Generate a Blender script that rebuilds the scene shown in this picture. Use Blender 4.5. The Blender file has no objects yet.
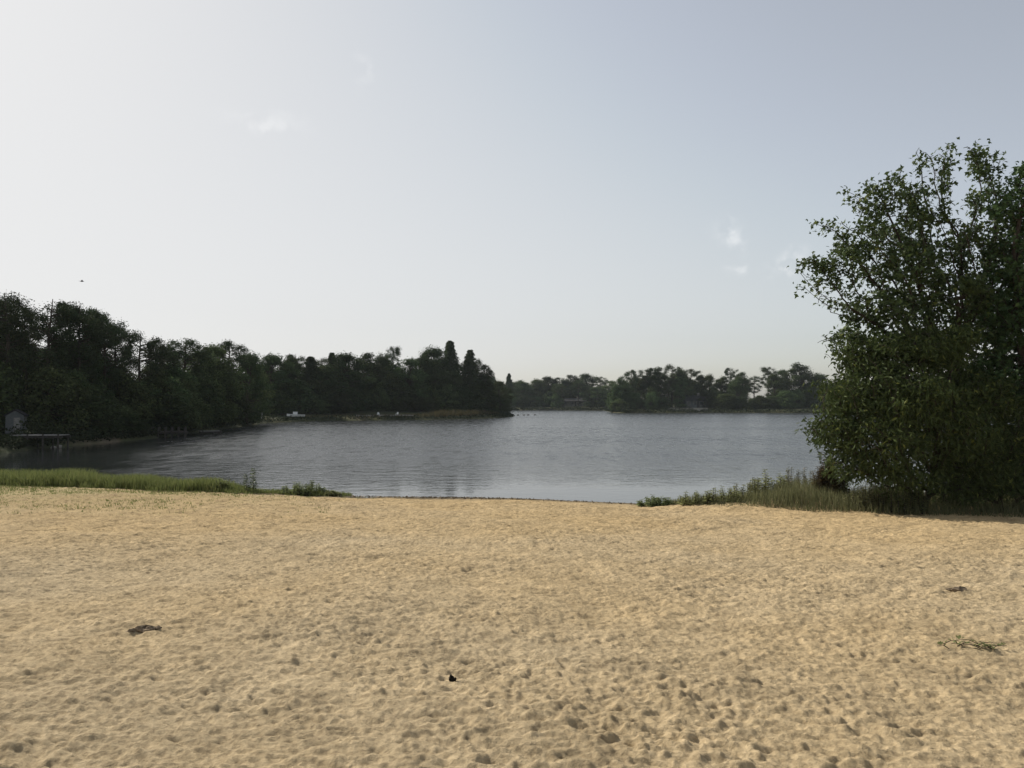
import bpy, math, random
import numpy as np

random.seed(7)
RNG = np.random.default_rng(7)
F = 800.0            # focal length in pixels of the 1024 px wide frame
HORIZON = 403.0
EYE = 3.0            # eye height above the lake
SUN_AZ = math.radians(-52.0)   # from +Y, negative is to the left
SUN_EL = math.radians(36.0)

scene = bpy.context.scene
col = scene.collection


# ------------------------------------------------------------------ helpers
def tag(o, label=None, cat=None, group=None, kind=None):
    if label: o['label'] = label
    if cat: o['category'] = cat
    if group: o['group'] = group
    if kind: o['kind'] = kind
    return o


def link(o, parent=None):
    col.objects.link(o)
    if parent: o.parent = parent
    return o


def mesh_np(name, verts, faces, mat=None, smooth=False):
    """verts (n,3) array, faces (m,k) array of equal-sided faces"""
    verts = np.asarray(verts, dtype=np.float32)
    faces = np.asarray(faces, dtype=np.int32)
    me = bpy.data.meshes.new(name)
    m, k = faces.shape
    me.vertices.add(len(verts)); me.vertices.foreach_set('co', verts.ravel())
    me.loops.add(m * k); me.loops.foreach_set('vertex_index', faces.ravel())
    me.polygons.add(m)
    me.polygons.foreach_set('loop_start', np.arange(0, m * k, k, dtype=np.int32))
    me.polygons.foreach_set('loop_total', np.full(m, k, dtype=np.int32))
    me.polygons.foreach_set('use_smooth', np.full(m, smooth, dtype=bool))
    me.update(calc_edges=True)
    if mat: me.materials.append(mat)
    return me


class MB:
    """collects quads of boxes, tubes and grids into one mesh"""
    def __init__(self): self.v = []; self.f = []

    def add(self, v, f):
        n = len(self.v); self.v += [tuple(p) for p in v]; self.f += [tuple(i + n for i in q) for q in f]

    def box(self, x0, x1, y0, y1, z0, z1, bev=0.0):
        v = [(x0, y0, z0), (x1, y0, z0), (x1, y1, z0), (x0, y1, z0), (x0, y0, z1), (x1, y0, z1), (x1, y1, z1), (x0, y1, z1)]
        self.add(v, [(0, 3, 2, 1), (4, 5, 6, 7), (0, 1, 5, 4), (1, 2, 6, 5), (2, 3, 7, 6), (3, 0, 4, 7)])

    def tube(self, pts, rad, n=6, cap=True):
        pts = [np.array(p, float) for p in pts]
        base = len(self.v)
        ref = None
        for i, p in enumerate(pts):
            a = pts[max(i - 1, 0)]; b = pts[min(i + 1, len(pts) - 1)]
            d = b - a; d = d / (np.linalg.norm(d) + 1e-9)
            if ref is None:
                ref = np.array([1.0, 0, 0]) if abs(d[0]) < 0.8 else np.array([0, 1.0, 0])
            u = np.cross(d, ref); u /= np.linalg.norm(u) + 1e-9
            w = np.cross(d, u)
            ref = np.cross(u, d)
            for k in range(n):
                t = 2 * math.pi * k / n
                self.v.append(tuple(p + rad[i] * (math.cos(t) * u + math.sin(t) * w)))
        for i in range(len(pts) - 1):
            for k in range(n):
                a = base + i * n + k; b = base + i * n + (k + 1) % n
                self.f.append((a, b, b + n, a + n))
        if cap:
            self.f.append(tuple(base + (len(pts) - 1) * n + k for k in range(n)))

    def mesh(self, name, mat, smooth=False):
        me = bpy.data.meshes.new(name)
        me.from_pydata(self.v, [], self.f)
        me.polygons.foreach_set('use_smooth', [smooth] * len(me.polygons))
        me.update()
        me.materials.append(mat)
        return me

    def build(self, name, mat, parent=None, smooth=False):
        return link(bpy.data.objects.new(name, self.mesh(name, mat, smooth)), parent)


def empty(name, loc=(0, 0, 0), rz=0.0):
    e = bpy.data.objects.new(name, None)
    e.empty_display_size = 0.3
    e.location = loc; e.rotation_euler = (0, 0, rz)
    return link(e)


def copy_tree(o, parent=None):
    c = o.copy(); col.objects.link(c)
    if parent: c.parent = parent
    for ch in [x for x in o.children]:
        copy_tree(ch, c)
    return c


def vnoise(shape_xy, cell, rng, ext, sx=1.0):
    """smooth value noise on a regular grid; ext = (width, depth) in metres"""
    nx, ny = shape_xy
    cx = cell * sx
    gx, gy = int(ext[0] / cx) + 3, int(ext[1] / cell) + 3
    g = rng.standard_normal((gy, gx)).astype(np.float32)
    x = np.linspace(0, ext[0] / cx, nx, dtype=np.float32); y = np.linspace(0, ext[1] / cell, ny, dtype=np.float32)
    xi = np.minimum(x.astype(int), gx - 2); yi = np.minimum(y.astype(int), gy - 2)
    fx = x - xi; fy = y - yi
    fx = fx * fx * (3 - 2 * fx); fy = (fy * fy * (3 - 2 * fy))[:, None]
    r0 = g[yi][:, xi] * (1 - fx) + g[yi][:, xi + 1] * fx
    r1 = g[yi + 1][:, xi] * (1 - fx) + g[yi + 1][:, xi + 1] * fx
    return r0 * (1 - fy) + r1 * fy


def gnoise(shape_xy, cell, rng, ext, sx=1.0):
    """gradient noise on a regular grid, no bumps sitting on the lattice"""
    nx, ny = shape_xy
    cx = cell * sx
    gx, gy = int(ext[0] / cx) + 3, int(ext[1] / cell) + 3
    a = rng.uniform(0, 2 * np.pi, (gy, gx)).astype(np.float32)
    ga, gb = np.cos(a), np.sin(a)
    x = np.linspace(0, ext[0] / cx, nx, dtype=np.float32); y = np.linspace(0, ext[1] / cell, ny, dtype=np.float32)
    xi = np.minimum(x.astype(int), gx - 2); yi = np.minimum(y.astype(int), gy - 2)
    fx = (x - xi)[None, :]; fy = (y - yi)[:, None]
    out = 0
    ux = fx ** 3 * (fx * (fx * 6 - 15) + 10); uy = fy ** 3 * (fy * (fy * 6 - 15) + 10)
    for dy in (0, 1):
        for dx in (0, 1):
            w = (ux if dx else 1 - ux) * (uy if dy else 1 - uy)
            out = out + w * (ga[yi + dy][:, xi + dx] * (fx - dx) + gb[yi + dy][:, xi + dx] * (fy - dy))
    return out * 3.2


# ------------------------------------------------------------------ materials
def new_mat(name):
    m = bpy.data.materials.new(name); m.use_nodes = True
    nt = m.node_tree; nt.nodes.clear()
    return m, nt, nt.nodes, nt.links


def leaf_mat(name, c1, c2, trans=0.3, objvar=0.35, rough=0.9, c3=None, spec=0.05):
    m, nt, N, L = new_mat(name)
    out = N.new('ShaderNodeOutputMaterial')
    geo = N.new('ShaderNodeNewGeometry')
    oi = N.new('ShaderNodeObjectInfo')
    ramp = N.new('ShaderNodeValToRGB')
    ramp.color_ramp.elements[0].color = (*c1, 1); ramp.color_ramp.elements[1].color = (*c2, 1)
    if c3:
        e = ramp.color_ramp.elements.new(0.93); e.color = (*c2, 1)
        ramp.color_ramp.elements[-1].color = (*c3, 1)
    L.new(geo.outputs['Random Per Island'], ramp.inputs['Fac'])
    hsv = N.new('ShaderNodeHueSaturation')
    mr = N.new('ShaderNodeMapRange'); mr.inputs['To Min'].default_value = 1 - objvar; mr.inputs['To Max'].default_value = 1 + objvar
    L.new(oi.outputs['Random'], mr.inputs['Value']); L.new(mr.outputs['Result'], hsv.inputs['Value'])
    mh = N.new('ShaderNodeMapRange'); mh.inputs['To Min'].default_value = 0.475; mh.inputs['To Max'].default_value = 0.52
    mul = N.new('ShaderNodeMath'); mul.operation = 'MULTIPLY'; mul.inputs[1].default_value = 7.31
    fr = N.new('ShaderNodeMath'); fr.operation = 'FRACT'
    L.new(oi.outputs['Random'], mul.inputs[0]); L.new(mul.outputs[0], fr.inputs[0]); L.new(fr.outputs[0], mh.inputs['Value'])
    L.new(mh.outputs['Result'], hsv.inputs['Hue'])
    L.new(ramp.outputs['Color'], hsv.inputs['Color'])
    bs = N.new('ShaderNodeBsdfPrincipled'); bs.inputs['Roughness'].default_value = rough
    bs.inputs['Specular IOR Level'].default_value = spec
    L.new(hsv.outputs['Color'], bs.inputs['Base Color'])
    tr = N.new('ShaderNodeBsdfTranslucent')
    L.new(hsv.outputs['Color'], tr.inputs['Color'])
    mx = N.new('ShaderNodeMixShader'); mx.inputs[0].default_value = trans
    L.new(bs.outputs[0], mx.inputs[1]); L.new(tr.outputs[0], mx.inputs[2]); L.new(mx.outputs[0], out.inputs['Surface'])
    return m


def plain_mat(name, c, rough=0.8, var=0.25, scale=6.0, bump=0.0):
    m, nt, N, L = new_mat(name)
    out = N.new('ShaderNodeOutputMaterial'); bs = N.new('ShaderNodeBsdfPrincipled')
    bs.inputs['Roughness'].default_value = rough; bs.inputs['Specular IOR Level'].default_value = 0.5 if rough < 0.6 else 0.1
    tc = N.new('ShaderNodeTexCoord'); no = N.new('ShaderNodeTexNoise')
    no.inputs['Scale'].default_value = scale; no.inputs['Detail'].default_value = 6
    L.new(tc.outputs['Object'], no.inputs['Vector'])
    ramp = N.new('ShaderNodeValToRGB')
    ramp.color_ramp.elements[0].position = 0.3; ramp.color_ramp.elements[1].position = 0.7
    ramp.color_ramp.elements[0].color = (*[x * (1 - var) for x in c], 1)
    ramp.color_ramp.elements[1].color = (*[min(1, x * (1 + var)) for x in c], 1)
    L.new(no.outputs['Fac'], ramp.inputs['Fac']); L.new(ramp.outputs['Color'], bs.inputs['Base Color'])
    if bump:
        b = N.new('ShaderNodeBump'); b.inputs['Strength'].default_value = bump; b.inputs['Distance'].default_value = 0.03
        L.new(no.outputs['Fac'], b.inputs['Height']); L.new(b.outputs[0], bs.inputs['Normal'])
    L.new(bs.outputs[0], out.inputs['Surface'])
    return m


M = {}
M['pine'] = leaf_mat('pine_needles', (0.034, 0.049, 0.025), (0.060, 0.084, 0.039), trans=0.12, objvar=0.3)
M['broad'] = leaf_mat('broad_leaves', (0.042, 0.060, 0.025), (0.078, 0.110, 0.044), trans=0.25, objvar=0.5)
M['maple'] = leaf_mat('maple_leaves', (0.045, 0.074, 0.027), (0.085, 0.130, 0.046), trans=0.28, objvar=0.1, rough=0.55, spec=0.2, c3=(0.15, 0.19, 0.05))
M['sumac'] = leaf_mat('bush_leaves', (0.042, 0.060, 0.022), (0.080, 0.108, 0.038), trans=0.22, objvar=0.1, rough=0.6, spec=0.08, c3=(0.16, 0.18, 0.05))
M['russet'] = leaf_mat('russet_leaves', (0.07, 0.05, 0.028), (0.12, 0.08, 0.04), trans=0.25, objvar=0.1)
M['grass'] = leaf_mat('lake_grass', (0.115, 0.138, 0.044), (0.215, 0.23, 0.085), trans=0.35, objvar=0.0, c3=(0.20, 0.18, 0.08))
M['weeds'] = leaf_mat('dry_weeds', (0.115, 0.118, 0.058), (0.20, 0.195, 0.10), trans=0.4, objvar=0.0, c3=(0.32, 0.27, 0.17))
M['weedleaf'] = leaf_mat('weed_leaves', (0.13, 0.15, 0.065), (0.22, 0.24, 0.11), trans=0.6, objvar=0.15)
M['reed'] = leaf_mat('tan_reeds', (0.06, 0.056, 0.030), (0.115, 0.095, 0.05), trans=0.25, objvar=0.0)
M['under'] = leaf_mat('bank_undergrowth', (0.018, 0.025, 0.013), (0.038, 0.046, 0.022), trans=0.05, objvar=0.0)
M['bark'] = plain_mat('grey_brown_bark', (0.055, 0.045, 0.036), 0.95, 0.4, 9, 0.6)
M['palebark'] = plain_mat('pale_bark', (0.11, 0.095, 0.08), 0.95, 0.4, 9, 0.6)
M['white'] = plain_mat('white_paint', (0.72, 0.72, 0.70), 0.5, 0.06, 3)
M['greywood'] = plain_mat('weathered_wood', (0.19, 0.185, 0.175), 0.9, 0.25, 8, 0.3)
M['darkwood'] = plain_mat('dark_wet_wood', (0.06, 0.055, 0.05), 0.85, 0.3, 8, 0.3)
M['siding'] = plain_mat('grey_siding', (0.10, 0.108, 0.11), 0.8, 0.1, 4)
M['cream'] = plain_mat('cream_wall', (0.30, 0.29, 0.26), 0.8, 0.1, 2)
M['roof'] = plain_mat('dark_shingles', (0.035, 0.035, 0.037), 0.9, 0.25, 5)
M['glass'] = plain_mat('dark_window_glass', (0.03, 0.035, 0.04), 0.1, 0.1, 2)
M['rock'] = plain_mat('pale_rock', (0.30, 0.28, 0.25), 0.95, 0.3, 6, 0.6)
M['char'] = plain_mat('charcoal', (0.012, 0.011, 0.010), 0.8, 0.4, 40, 0.6)
M['wrack'] = plain_mat('dried_pond_weed', (0.21, 0.165, 0.115), 0.95, 0.5, 30, 0.6)
M['redplastic'] = plain_mat('red_plastic', (0.30, 0.05, 0.04), 0.5, 0.1, 3)


def sand_material():
    m, nt, N, L = new_mat('beach_sand')
    out = N.new('ShaderNodeOutputMaterial'); bs = N.new('ShaderNodeBsdfPrincipled')
    bs.inputs['Roughness'].default_value = 1.0; bs.inputs['Specular IOR Level'].default_value = 0.1
    tc = N.new('ShaderNodeTexCoord')

    def noise(scale, detail=5, rough=0.6):
        n = N.new('ShaderNodeTexNoise'); n.inputs['Scale'].default_value = scale
        n.inputs['Detail'].default_value = detail; n.inputs['Roughness'].default_value = rough
        L.new(tc.outputs['Object'], n.inputs['Vector']); return n

    def ramp(src, p0, c0, p1, c1):
        r = N.new('ShaderNodeValToRGB')
        r.color_ramp.elements[0].position = p0; r.color_ramp.elements[1].position = p1
        r.color_ramp.elements[0].color = (*c0, 1); r.color_ramp.elements[1].color = (*c1, 1)
        L.new(src, r.inputs['Fac']); return r

    def mix(a, b, fac=1.0, mode='MULTIPLY'):
        x = N.new('ShaderNodeMix'); x.data_type = 'RGBA'; x.blend_type = mode
        L.new(a, x.inputs['A']); L.new(b, x.inputs['B'])
        if isinstance(fac, float): x.inputs['Factor'].default_value = fac
        else: L.new(fac, x.inputs['Factor'])
        return x.outputs['Result']

    big = noise(0.16, 4, 0.55)
    # grey drift sand near the path, warmer iron-stained sand towards the water
    sp = N.new('ShaderNodeSeparateXYZ'); L.new(tc.outputs['Object'], sp.inputs[0])
    wy = N.new('ShaderNodeMapRange'); wy.inputs['From Min'].default_value = 5; wy.inputs['From Max'].default_value = 18
    wy.inputs['To Min'].default_value = -0.14; wy.inputs['To Max'].default_value = 0.14; L.new(sp.outputs['Y'], wy.inputs['Value'])
    wf = N.new('ShaderNodeMath'); wf.operation = 'ADD'; L.new(big.outputs['Fac'], wf.inputs[0]); L.new(wy.outputs[0], wf.inputs[1])
    base = ramp(wf.outputs[0], 0.30, SAND_A, 0.70, SAND_B)
    mid = noise(2.2, 6, 0.65)
    c = mix(base.outputs['Color'], ramp(mid.outputs['Fac'], 0.36, (0.80, 0.785, 0.76), 0.64, (1.12, 1.10, 1.07)).outputs['Color'])
    fine = noise(26, 6, 0.7)
    c = mix(c, ramp(fine.outputs['Fac'], 0.38, (0.74, 0.72, 0.69), 0.62, (1.17, 1.16, 1.14)).outputs['Color'])
    # sparse green film of seedlings to the back left, damp strip along the waterline
    sep = N.new('ShaderNodeSeparateXYZ'); L.new(tc.outputs['Object'], sep.inputs[0])
    mx = N.new('ShaderNodeMapRange'); mx.inputs['From Min'].default_value = -4.5; mx.inputs['From Max'].default_value = -13
    L.new(sep.outputs['X'], mx.inputs['Value'])
    my = N.new('ShaderNodeMapRange'); my.inputs['From Min'].default_value = 16; my.inputs['From Max'].default_value = 25
    L.new(sep.outputs['Y'], my.inputs['Value'])
    gm = N.new('ShaderNodeMath'); gm.operation = 'MULTIPLY'; L.new(mx.outputs[0], gm.inputs[0]); L.new(my.outputs[0], gm.inputs[1])
    gn = noise(2.2, 6, 0.7)
    gr = N.new('ShaderNodeMapRange'); gr.inputs['From Min'].default_value = 0.42; gr.inputs['From Max'].default_value = 0.62
    L.new(gn.outputs['Fac'], gr.inputs['Value'])
    g2 = N.new('ShaderNodeMath'); g2.operation = 'MULTIPLY'; L.new(gm.outputs[0], g2.inputs[0]); L.new(gr.outputs[0], g2.inputs[1])
    g3 = N.new('ShaderNodeMath'); g3.operation = 'MULTIPLY'; L.new(g2.outputs[0], g3.inputs[0]); g3.inputs[1].default_value = 0.75
    green = N.new('ShaderNodeRGB'); green.outputs[0].default_value = (0.22, 0.205, 0.085, 1)
    c = mix(c, green.outputs[0], g3.outputs[0], 'MIX')
    wet = N.new('ShaderNodeMapRange'); wet.inputs['From Min'].default_value = 0.07; wet.inputs['From Max'].default_value = 0.01
    L.new(sep.outputs['Z'], wet.inputs['Value'])
    damp = N.new('ShaderNodeRGB'); damp.outputs[0].default_value = (0.11, 0.088, 0.056, 1)
    c = mix(c, damp.outputs[0], wet.outputs[0], 'MIX')
    L.new(c, bs.inputs['Base Color'])
    b1 = N.new('ShaderNodeBump'); b1.inputs['Strength'].default_value = 0.9; b1.inputs['Distance'].default_value = 0.03
    L.new(fine.outputs['Fac'], b1.inputs['Height'])
    gr2 = noise(160, 3, 0.6)
    b2 = N.new('ShaderNodeBump'); b2.inputs['Strength'].default_value = 0.3; b2.inputs['Distance'].default_value = 0.004
    L.new(gr2.outputs['Fac'], b2.inputs['Height']); L.new(b1.outputs[0], b2.inputs['Normal'])
    L.new(b2.outputs[0], bs.inputs['Normal'])
    L.new(bs.outputs[0], out.inputs['Surface'])
    return m


SAND_A = (0.450, 0.372, 0.250)
SAND_B = (0.470, 0.360, 0.206)
M['sand'] = sand_material()


def ground_material():
    m, nt, N, L = new_mat('wooded_ground')
    out = N.new('ShaderNodeOutputMaterial'); bs = N.new('ShaderNodeBsdfPrincipled'); bs.inputs['Roughness'].default_value = 1
    bs.inputs['Specular IOR Level'].default_value = 0.1
    tc = N.new('ShaderNodeTexCoord'); no = N.new('ShaderNodeTexNoise'); no.inputs['Scale'].default_value = 0.14; no.inputs['Detail'].default_value = 8
    L.new(tc.outputs['Object'], no.inputs['Vector'])
    r = N.new('ShaderNodeValToRGB')
    r.color_ramp.elements[0].position = 0.40; r.color_ramp.elements[0].color = (0.035, 0.040, 0.022, 1)
    r.color_ramp.elements[1].position = 0.72; r.color_ramp.elements[1].color = (0.15, 0.125, 0.085, 1)
    e = r.color_ramp.elements.new(0.58); e.color = (0.065, 0.07, 0.035, 1)
    L.new(no.outputs['Fac'], r.inputs['Fac']); L.new(r.outputs['Color'], bs.inputs['Base Color'])
    L.new(bs.outputs[0], out.inputs['Surface'])
    return m


M['ground'] = ground_material()


def water_material():
    m, nt, N, L = new_mat('lake_water')
    out = N.new('ShaderNodeOutputMaterial'); bs = N.new('ShaderNodeBsdfPrincipled')
    bs.inputs['Base Color'].default_value = (0.018, 0.021, 0.0215, 1)
    bs.inputs['Roughness'].default_value = 0.06; bs.inputs['IOR'].default_value = 1.333
    tc = N.new('ShaderNodeTexCoord')
    # wind ripples, crests lying across the view, in a few wavelengths
    def wave(scale, sx, sy, rz, detail, rough):
        mp = N.new('ShaderNodeMapping'); mp.inputs['Scale'].default_value = (sx, sy, 1); mp.inputs['Rotation'].default_value = (0, 0, rz)
        L.new(tc.outputs['Object'], mp.inputs['Vector'])
        n = N.new('ShaderNodeTexNoise'); n.inputs['Scale'].default_value = scale; n.inputs['Detail'].default_value = detail
        n.inputs['Roughness'].default_value = rough
        L.new(mp.outputs[0], n.inputs['Vector']); return n.outputs['Fac']
    a = wave(3.2, 0.6, 1.0, 0.25, 3, 0.6)
    b = wave(1.2, 0.6, 1.0, -0.2, 2, 0.5)
    # gusts: patches of rougher and calmer water; calm close to the beach
    g = wave(0.03, 0.5, 1.4, 0.3, 3, 0.5)
    gm = N.new('ShaderNodeMapRange'); gm.inputs['From Min'].default_value = 0.35; gm.inputs['From Max'].default_value = 0.65
    gm.inputs['To Min'].default_value = 0.75; gm.inputs['To Max'].default_value = 1.15
    L.new(g, gm.inputs['Value'])
    sep = N.new('ShaderNodeSeparateXYZ'); L.new(tc.outputs['Object'], sep.inputs[0])
    wig = N.new('ShaderNodeMath'); wig.operation = 'MULTIPLY_ADD'; wig.inputs[1].default_value = 14; L.new(g, wig.inputs[0]); L.new(sep.outputs['Y'], wig.inputs[2])
    cm = N.new('ShaderNodeMapRange'); cm.inputs['From Min'].default_value = 33; cm.inputs['From Max'].default_value = 50
    cm.inputs['To Min'].default_value = 0.10; cm.inputs['To Max'].default_value = 1.0
    L.new(wig.outputs[0], cm.inputs['Value'])
    # the cove under the tall left bank lies out of the wind
    cv = N.new('ShaderNodeMath'); cv.operation = 'MULTIPLY_ADD'; cv.inputs[1].default_value = 0.23; L.new(sep.outputs['Y'], cv.inputs[0]); L.new(sep.outputs['X'], cv.inputs[2])
    cw = N.new('ShaderNodeMath'); cw.operation = 'MULTIPLY_ADD'; cw.inputs[1].default_value = 9; L.new(g, cw.inputs[0]); L.new(cv.outputs[0], cw.inputs[2])
    cq = N.new('ShaderNodeMapRange'); cq.inputs['From Min'].default_value = -10.5; cq.inputs['From Max'].default_value = -4.0
    cq.inputs['To Min'].default_value = 0.16; cq.inputs['To Max'].default_value = 1.0
    L.new(cw.outputs[0], cq.inputs['Value'])
    s0 = N.new('ShaderNodeMath'); s0.operation = 'MULTIPLY'; L.new(gm.outputs[0], s0.inputs[0]); L.new(cm.outputs[0], s0.inputs[1])
    st = N.new('ShaderNodeMath'); st.operation = 'MULTIPLY'; L.new(s0.outputs[0], st.inputs[0]); L.new(cq.outputs[0], st.inputs[1])
    cc = wave(0.33, 0.7, 1.0, 0.1, 3, 0.6)
    b0 = N.new('ShaderNodeBump'); b0.inputs['Distance'].default_value = WAVE_C; L.new(cc, b0.inputs['Height']); L.new(st.outputs[0], b0.inputs['Strength'])
    b1 = N.new('ShaderNodeBump'); b1.inputs['Distance'].default_value = WAVE_B; L.new(b0.outputs[0], b1.inputs['Normal']); L.new(b, b1.inputs['Height']); L.new(st.outputs[0], b1.inputs['Strength'])
    b2 = N.new('ShaderNodeBump'); b2.inputs['Distance'].default_value = WAVE_A; L.new(a, b2.inputs['Height']); L.new(st.outputs[0], b2.inputs['Strength'])
    L.new(b1.outputs[0], b2.inputs['Normal']); L.new(b2.outputs[0], bs.inputs['Normal'])
    # capillary ripples too fine to see one by one: rougher out on the open lake
    rg = N.new('ShaderNodeMapRange'); rg.inputs['From Min'].default_value = 0.15; rg.inputs['From Max'].default_value = 1.1
    rg.inputs['To Min'].default_value = 0.06; rg.inputs['To Max'].default_value = 0.29
    # cat's-paws: streaky patches where the breeze touches down
    cp = wave(1.1, 1.0, 0.30, 0.0, 4, 0.7)
    cm2 = N.new('ShaderNodeMapRange'); cm2.inputs['From Min'].default_value = 0.32; cm2.inputs['From Max'].default_value = 0.68
    cm2.inputs['To Min'].default_value = 0.45; cm2.inputs['To Max'].default_value = 1.45; L.new(cp, cm2.inputs['Value'])
    rp = N.new('ShaderNodeMath'); rp.operation = 'MULTIPLY'; L.new(rg.outputs[0], rp.inputs[0]); L.new(cm2.outputs[0], rp.inputs[1])
    L.new(st.outputs[0], rg.inputs['Value']); L.new(rp.outputs[0], bs.inputs['Roughness'])
    L.new(bs.outputs[0], out.inputs['Surface'])
    return m


WAVE_A, WAVE_B, WAVE_C = 0.06, 0.065, 0.04
M['water'] = water_material()


# ------------------------------------------------------------------ layout of the place
def W(px, py, z=0.0):
    """ground-plan point where a sight line from the beach meets height z (used to survey the shoreline)"""
    d = (EYE - z) * F / (py - HORIZON)
    return ((px - 512) / F * d, d)


def X_at(px, d): return (px - 512) / F * d


SHORE = np.array([[-80, 40], [-32, 34.5], [-24, 32], [-18, 30.2], [-10, 28.0], [-6.5, 26.6], [-5, 25.9], [0, 25.3], [3.8, 23.9], [5.5, 24.2],
                  [8, 25.0], [12, 25.5], [20, 25], [40, 24], [90, 24]], float)


def shore_y(x): return np.interp(x, SHORE[:, 0], SHORE[:, 1])


def beach_z(x, y):
    s = shore_y(x) - y
    z = 0.055 * s
    z = np.where(z > 1.55, 1.55 + (z - 1.55) * 0.25, z)
    z = np.where(z < 0, z * 1.6, z)
    z = z + 0.28 * np.exp(-(((x - 8.2) / 3.2) ** 2 + ((y - 21.6) / 1.3) ** 2))
    return np.maximum(z, -1.4)


BANK_PX = [(17, 452), (40, 448.5), (66, 446.5), (100, 443.5), (150, 439), (200, 432.5), (240, 427), (265, 423.2), (300, 421.6), (350, 420.6),
           (420, 420), (470, 419), (505, 417.8), (515, 416.6), (511, 415.2), (500, 414.4), (492, 412.5), (497, 411), (520, 410.3), (560, 410.3),
           (604, 410.6), (612, 412.6), (625, 413.2), (700, 412.8), (760, 413.0), (830, 413.2), (900, 414), (1000, 417)]
LAKE = np.array([W(*p) for p in BANK_PX] + [(95, 100), (75, 60), (60, 24), (45, 8), (-31, 8), (-33, 35)], float)


def lake_sd(P):
    """signed distance to the lake outline, negative in the water"""
    P = np.asarray(P, float)
    A = LAKE; B = np.roll(LAKE, -1, axis=0)
    dmin = np.full(len(P), 1e18); inside = np.zeros(len(P), bool)
    for a, b in zip(A, B):
        ab = b - a; t = np.clip(((P - a) @ ab) / (ab @ ab), 0, 1)
        q = a + t[:, None] * ab
        dmin = np.minimum(dmin, ((P - q) ** 2).sum(1))
        c = ((a[1] > P[:, 1]) != (b[1] > P[:, 1]))
        xi = (b[0] - a[0]) * (P[:, 1] - a[1]) / (b[1] - a[1] + 1e-12) + a[0]
        inside ^= c & (P[:, 0] < xi)
    d = np.sqrt(dmin)
    return np.where(inside, -d, d)


def bank_h(sd, x=None, y=None):
    z = np.where(sd < 0, np.maximum(-1.6, -0.15 + sd * 0.3), 0.12 + 0.4 * np.clip(sd / 1.5, 0, 1) + 0.9 * np.clip((sd - 1.5) / 14, 0, 1) + 1.2 * np.clip((sd - 15) / 60, 0, 1))
    return z


def ground_z(x, y):
    return float(bank_h(lake_sd([(x, y)]))[0])


def make_ground():
    ang = np.radians(np.concatenate([np.arange(-44, 44.01, 0.22), np.arange(46, 314, 4.0)]))
    r = np.concatenate([[0.5, 2, 4, 7], 10 * 1.016 ** np.arange(0, 303)])
    R, A = np.meshgrid(r, ang, indexing='ij')
    x = R * np.sin(A); y = R * np.cos(A)
    P = np.stack([x.ravel(), y.ravel()], 1)
    z = bank_h(lake_sd(P))
    z = z + 0.10 * np.sin(P[:, 0] * 0.31 + 1) * np.sin(P[:, 1] * 0.23) * (z > 0.4)
    near = P[:, 1] < shore_y(P[:, 0]) + 12
    nb = near & (np.abs(P[:, 0]) < 52)
    z = np.where(nb, np.minimum(z, beach_z(P[:, 0], P[:, 1]) - 0.25), z)
    V = np.column_stack([P, z])
    nr, na = len(r), len(ang)
    i, j = np.meshgrid(np.arange(nr - 1), np.arange(na), indexing='ij')
    j2 = (j + 1) % na
    q = np.stack([i * na + j, i * na + j2, (i + 1) * na + j2, (i + 1) * na + j], -1).reshape(-1, 4)[:, ::-1]
    o = link(bpy.data.objects.new('ground', mesh_np('ground', V, q, M['ground'], True)))
    tag(o, kind='structure')


make_ground()


# ------------------------------------------------------------------ beach with trampled sand
SAND = {}


def sand_top(x, y):
    j, i = int((y - SAND['Y0']) / SAND['c']), int((x - SAND['X0']) / SAND['c'])
    return float(beach_z(np.array(x), np.array(y))) + float(SAND['H'][j - 3:j + 4, i - 3:i + 4].mean())


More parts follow.
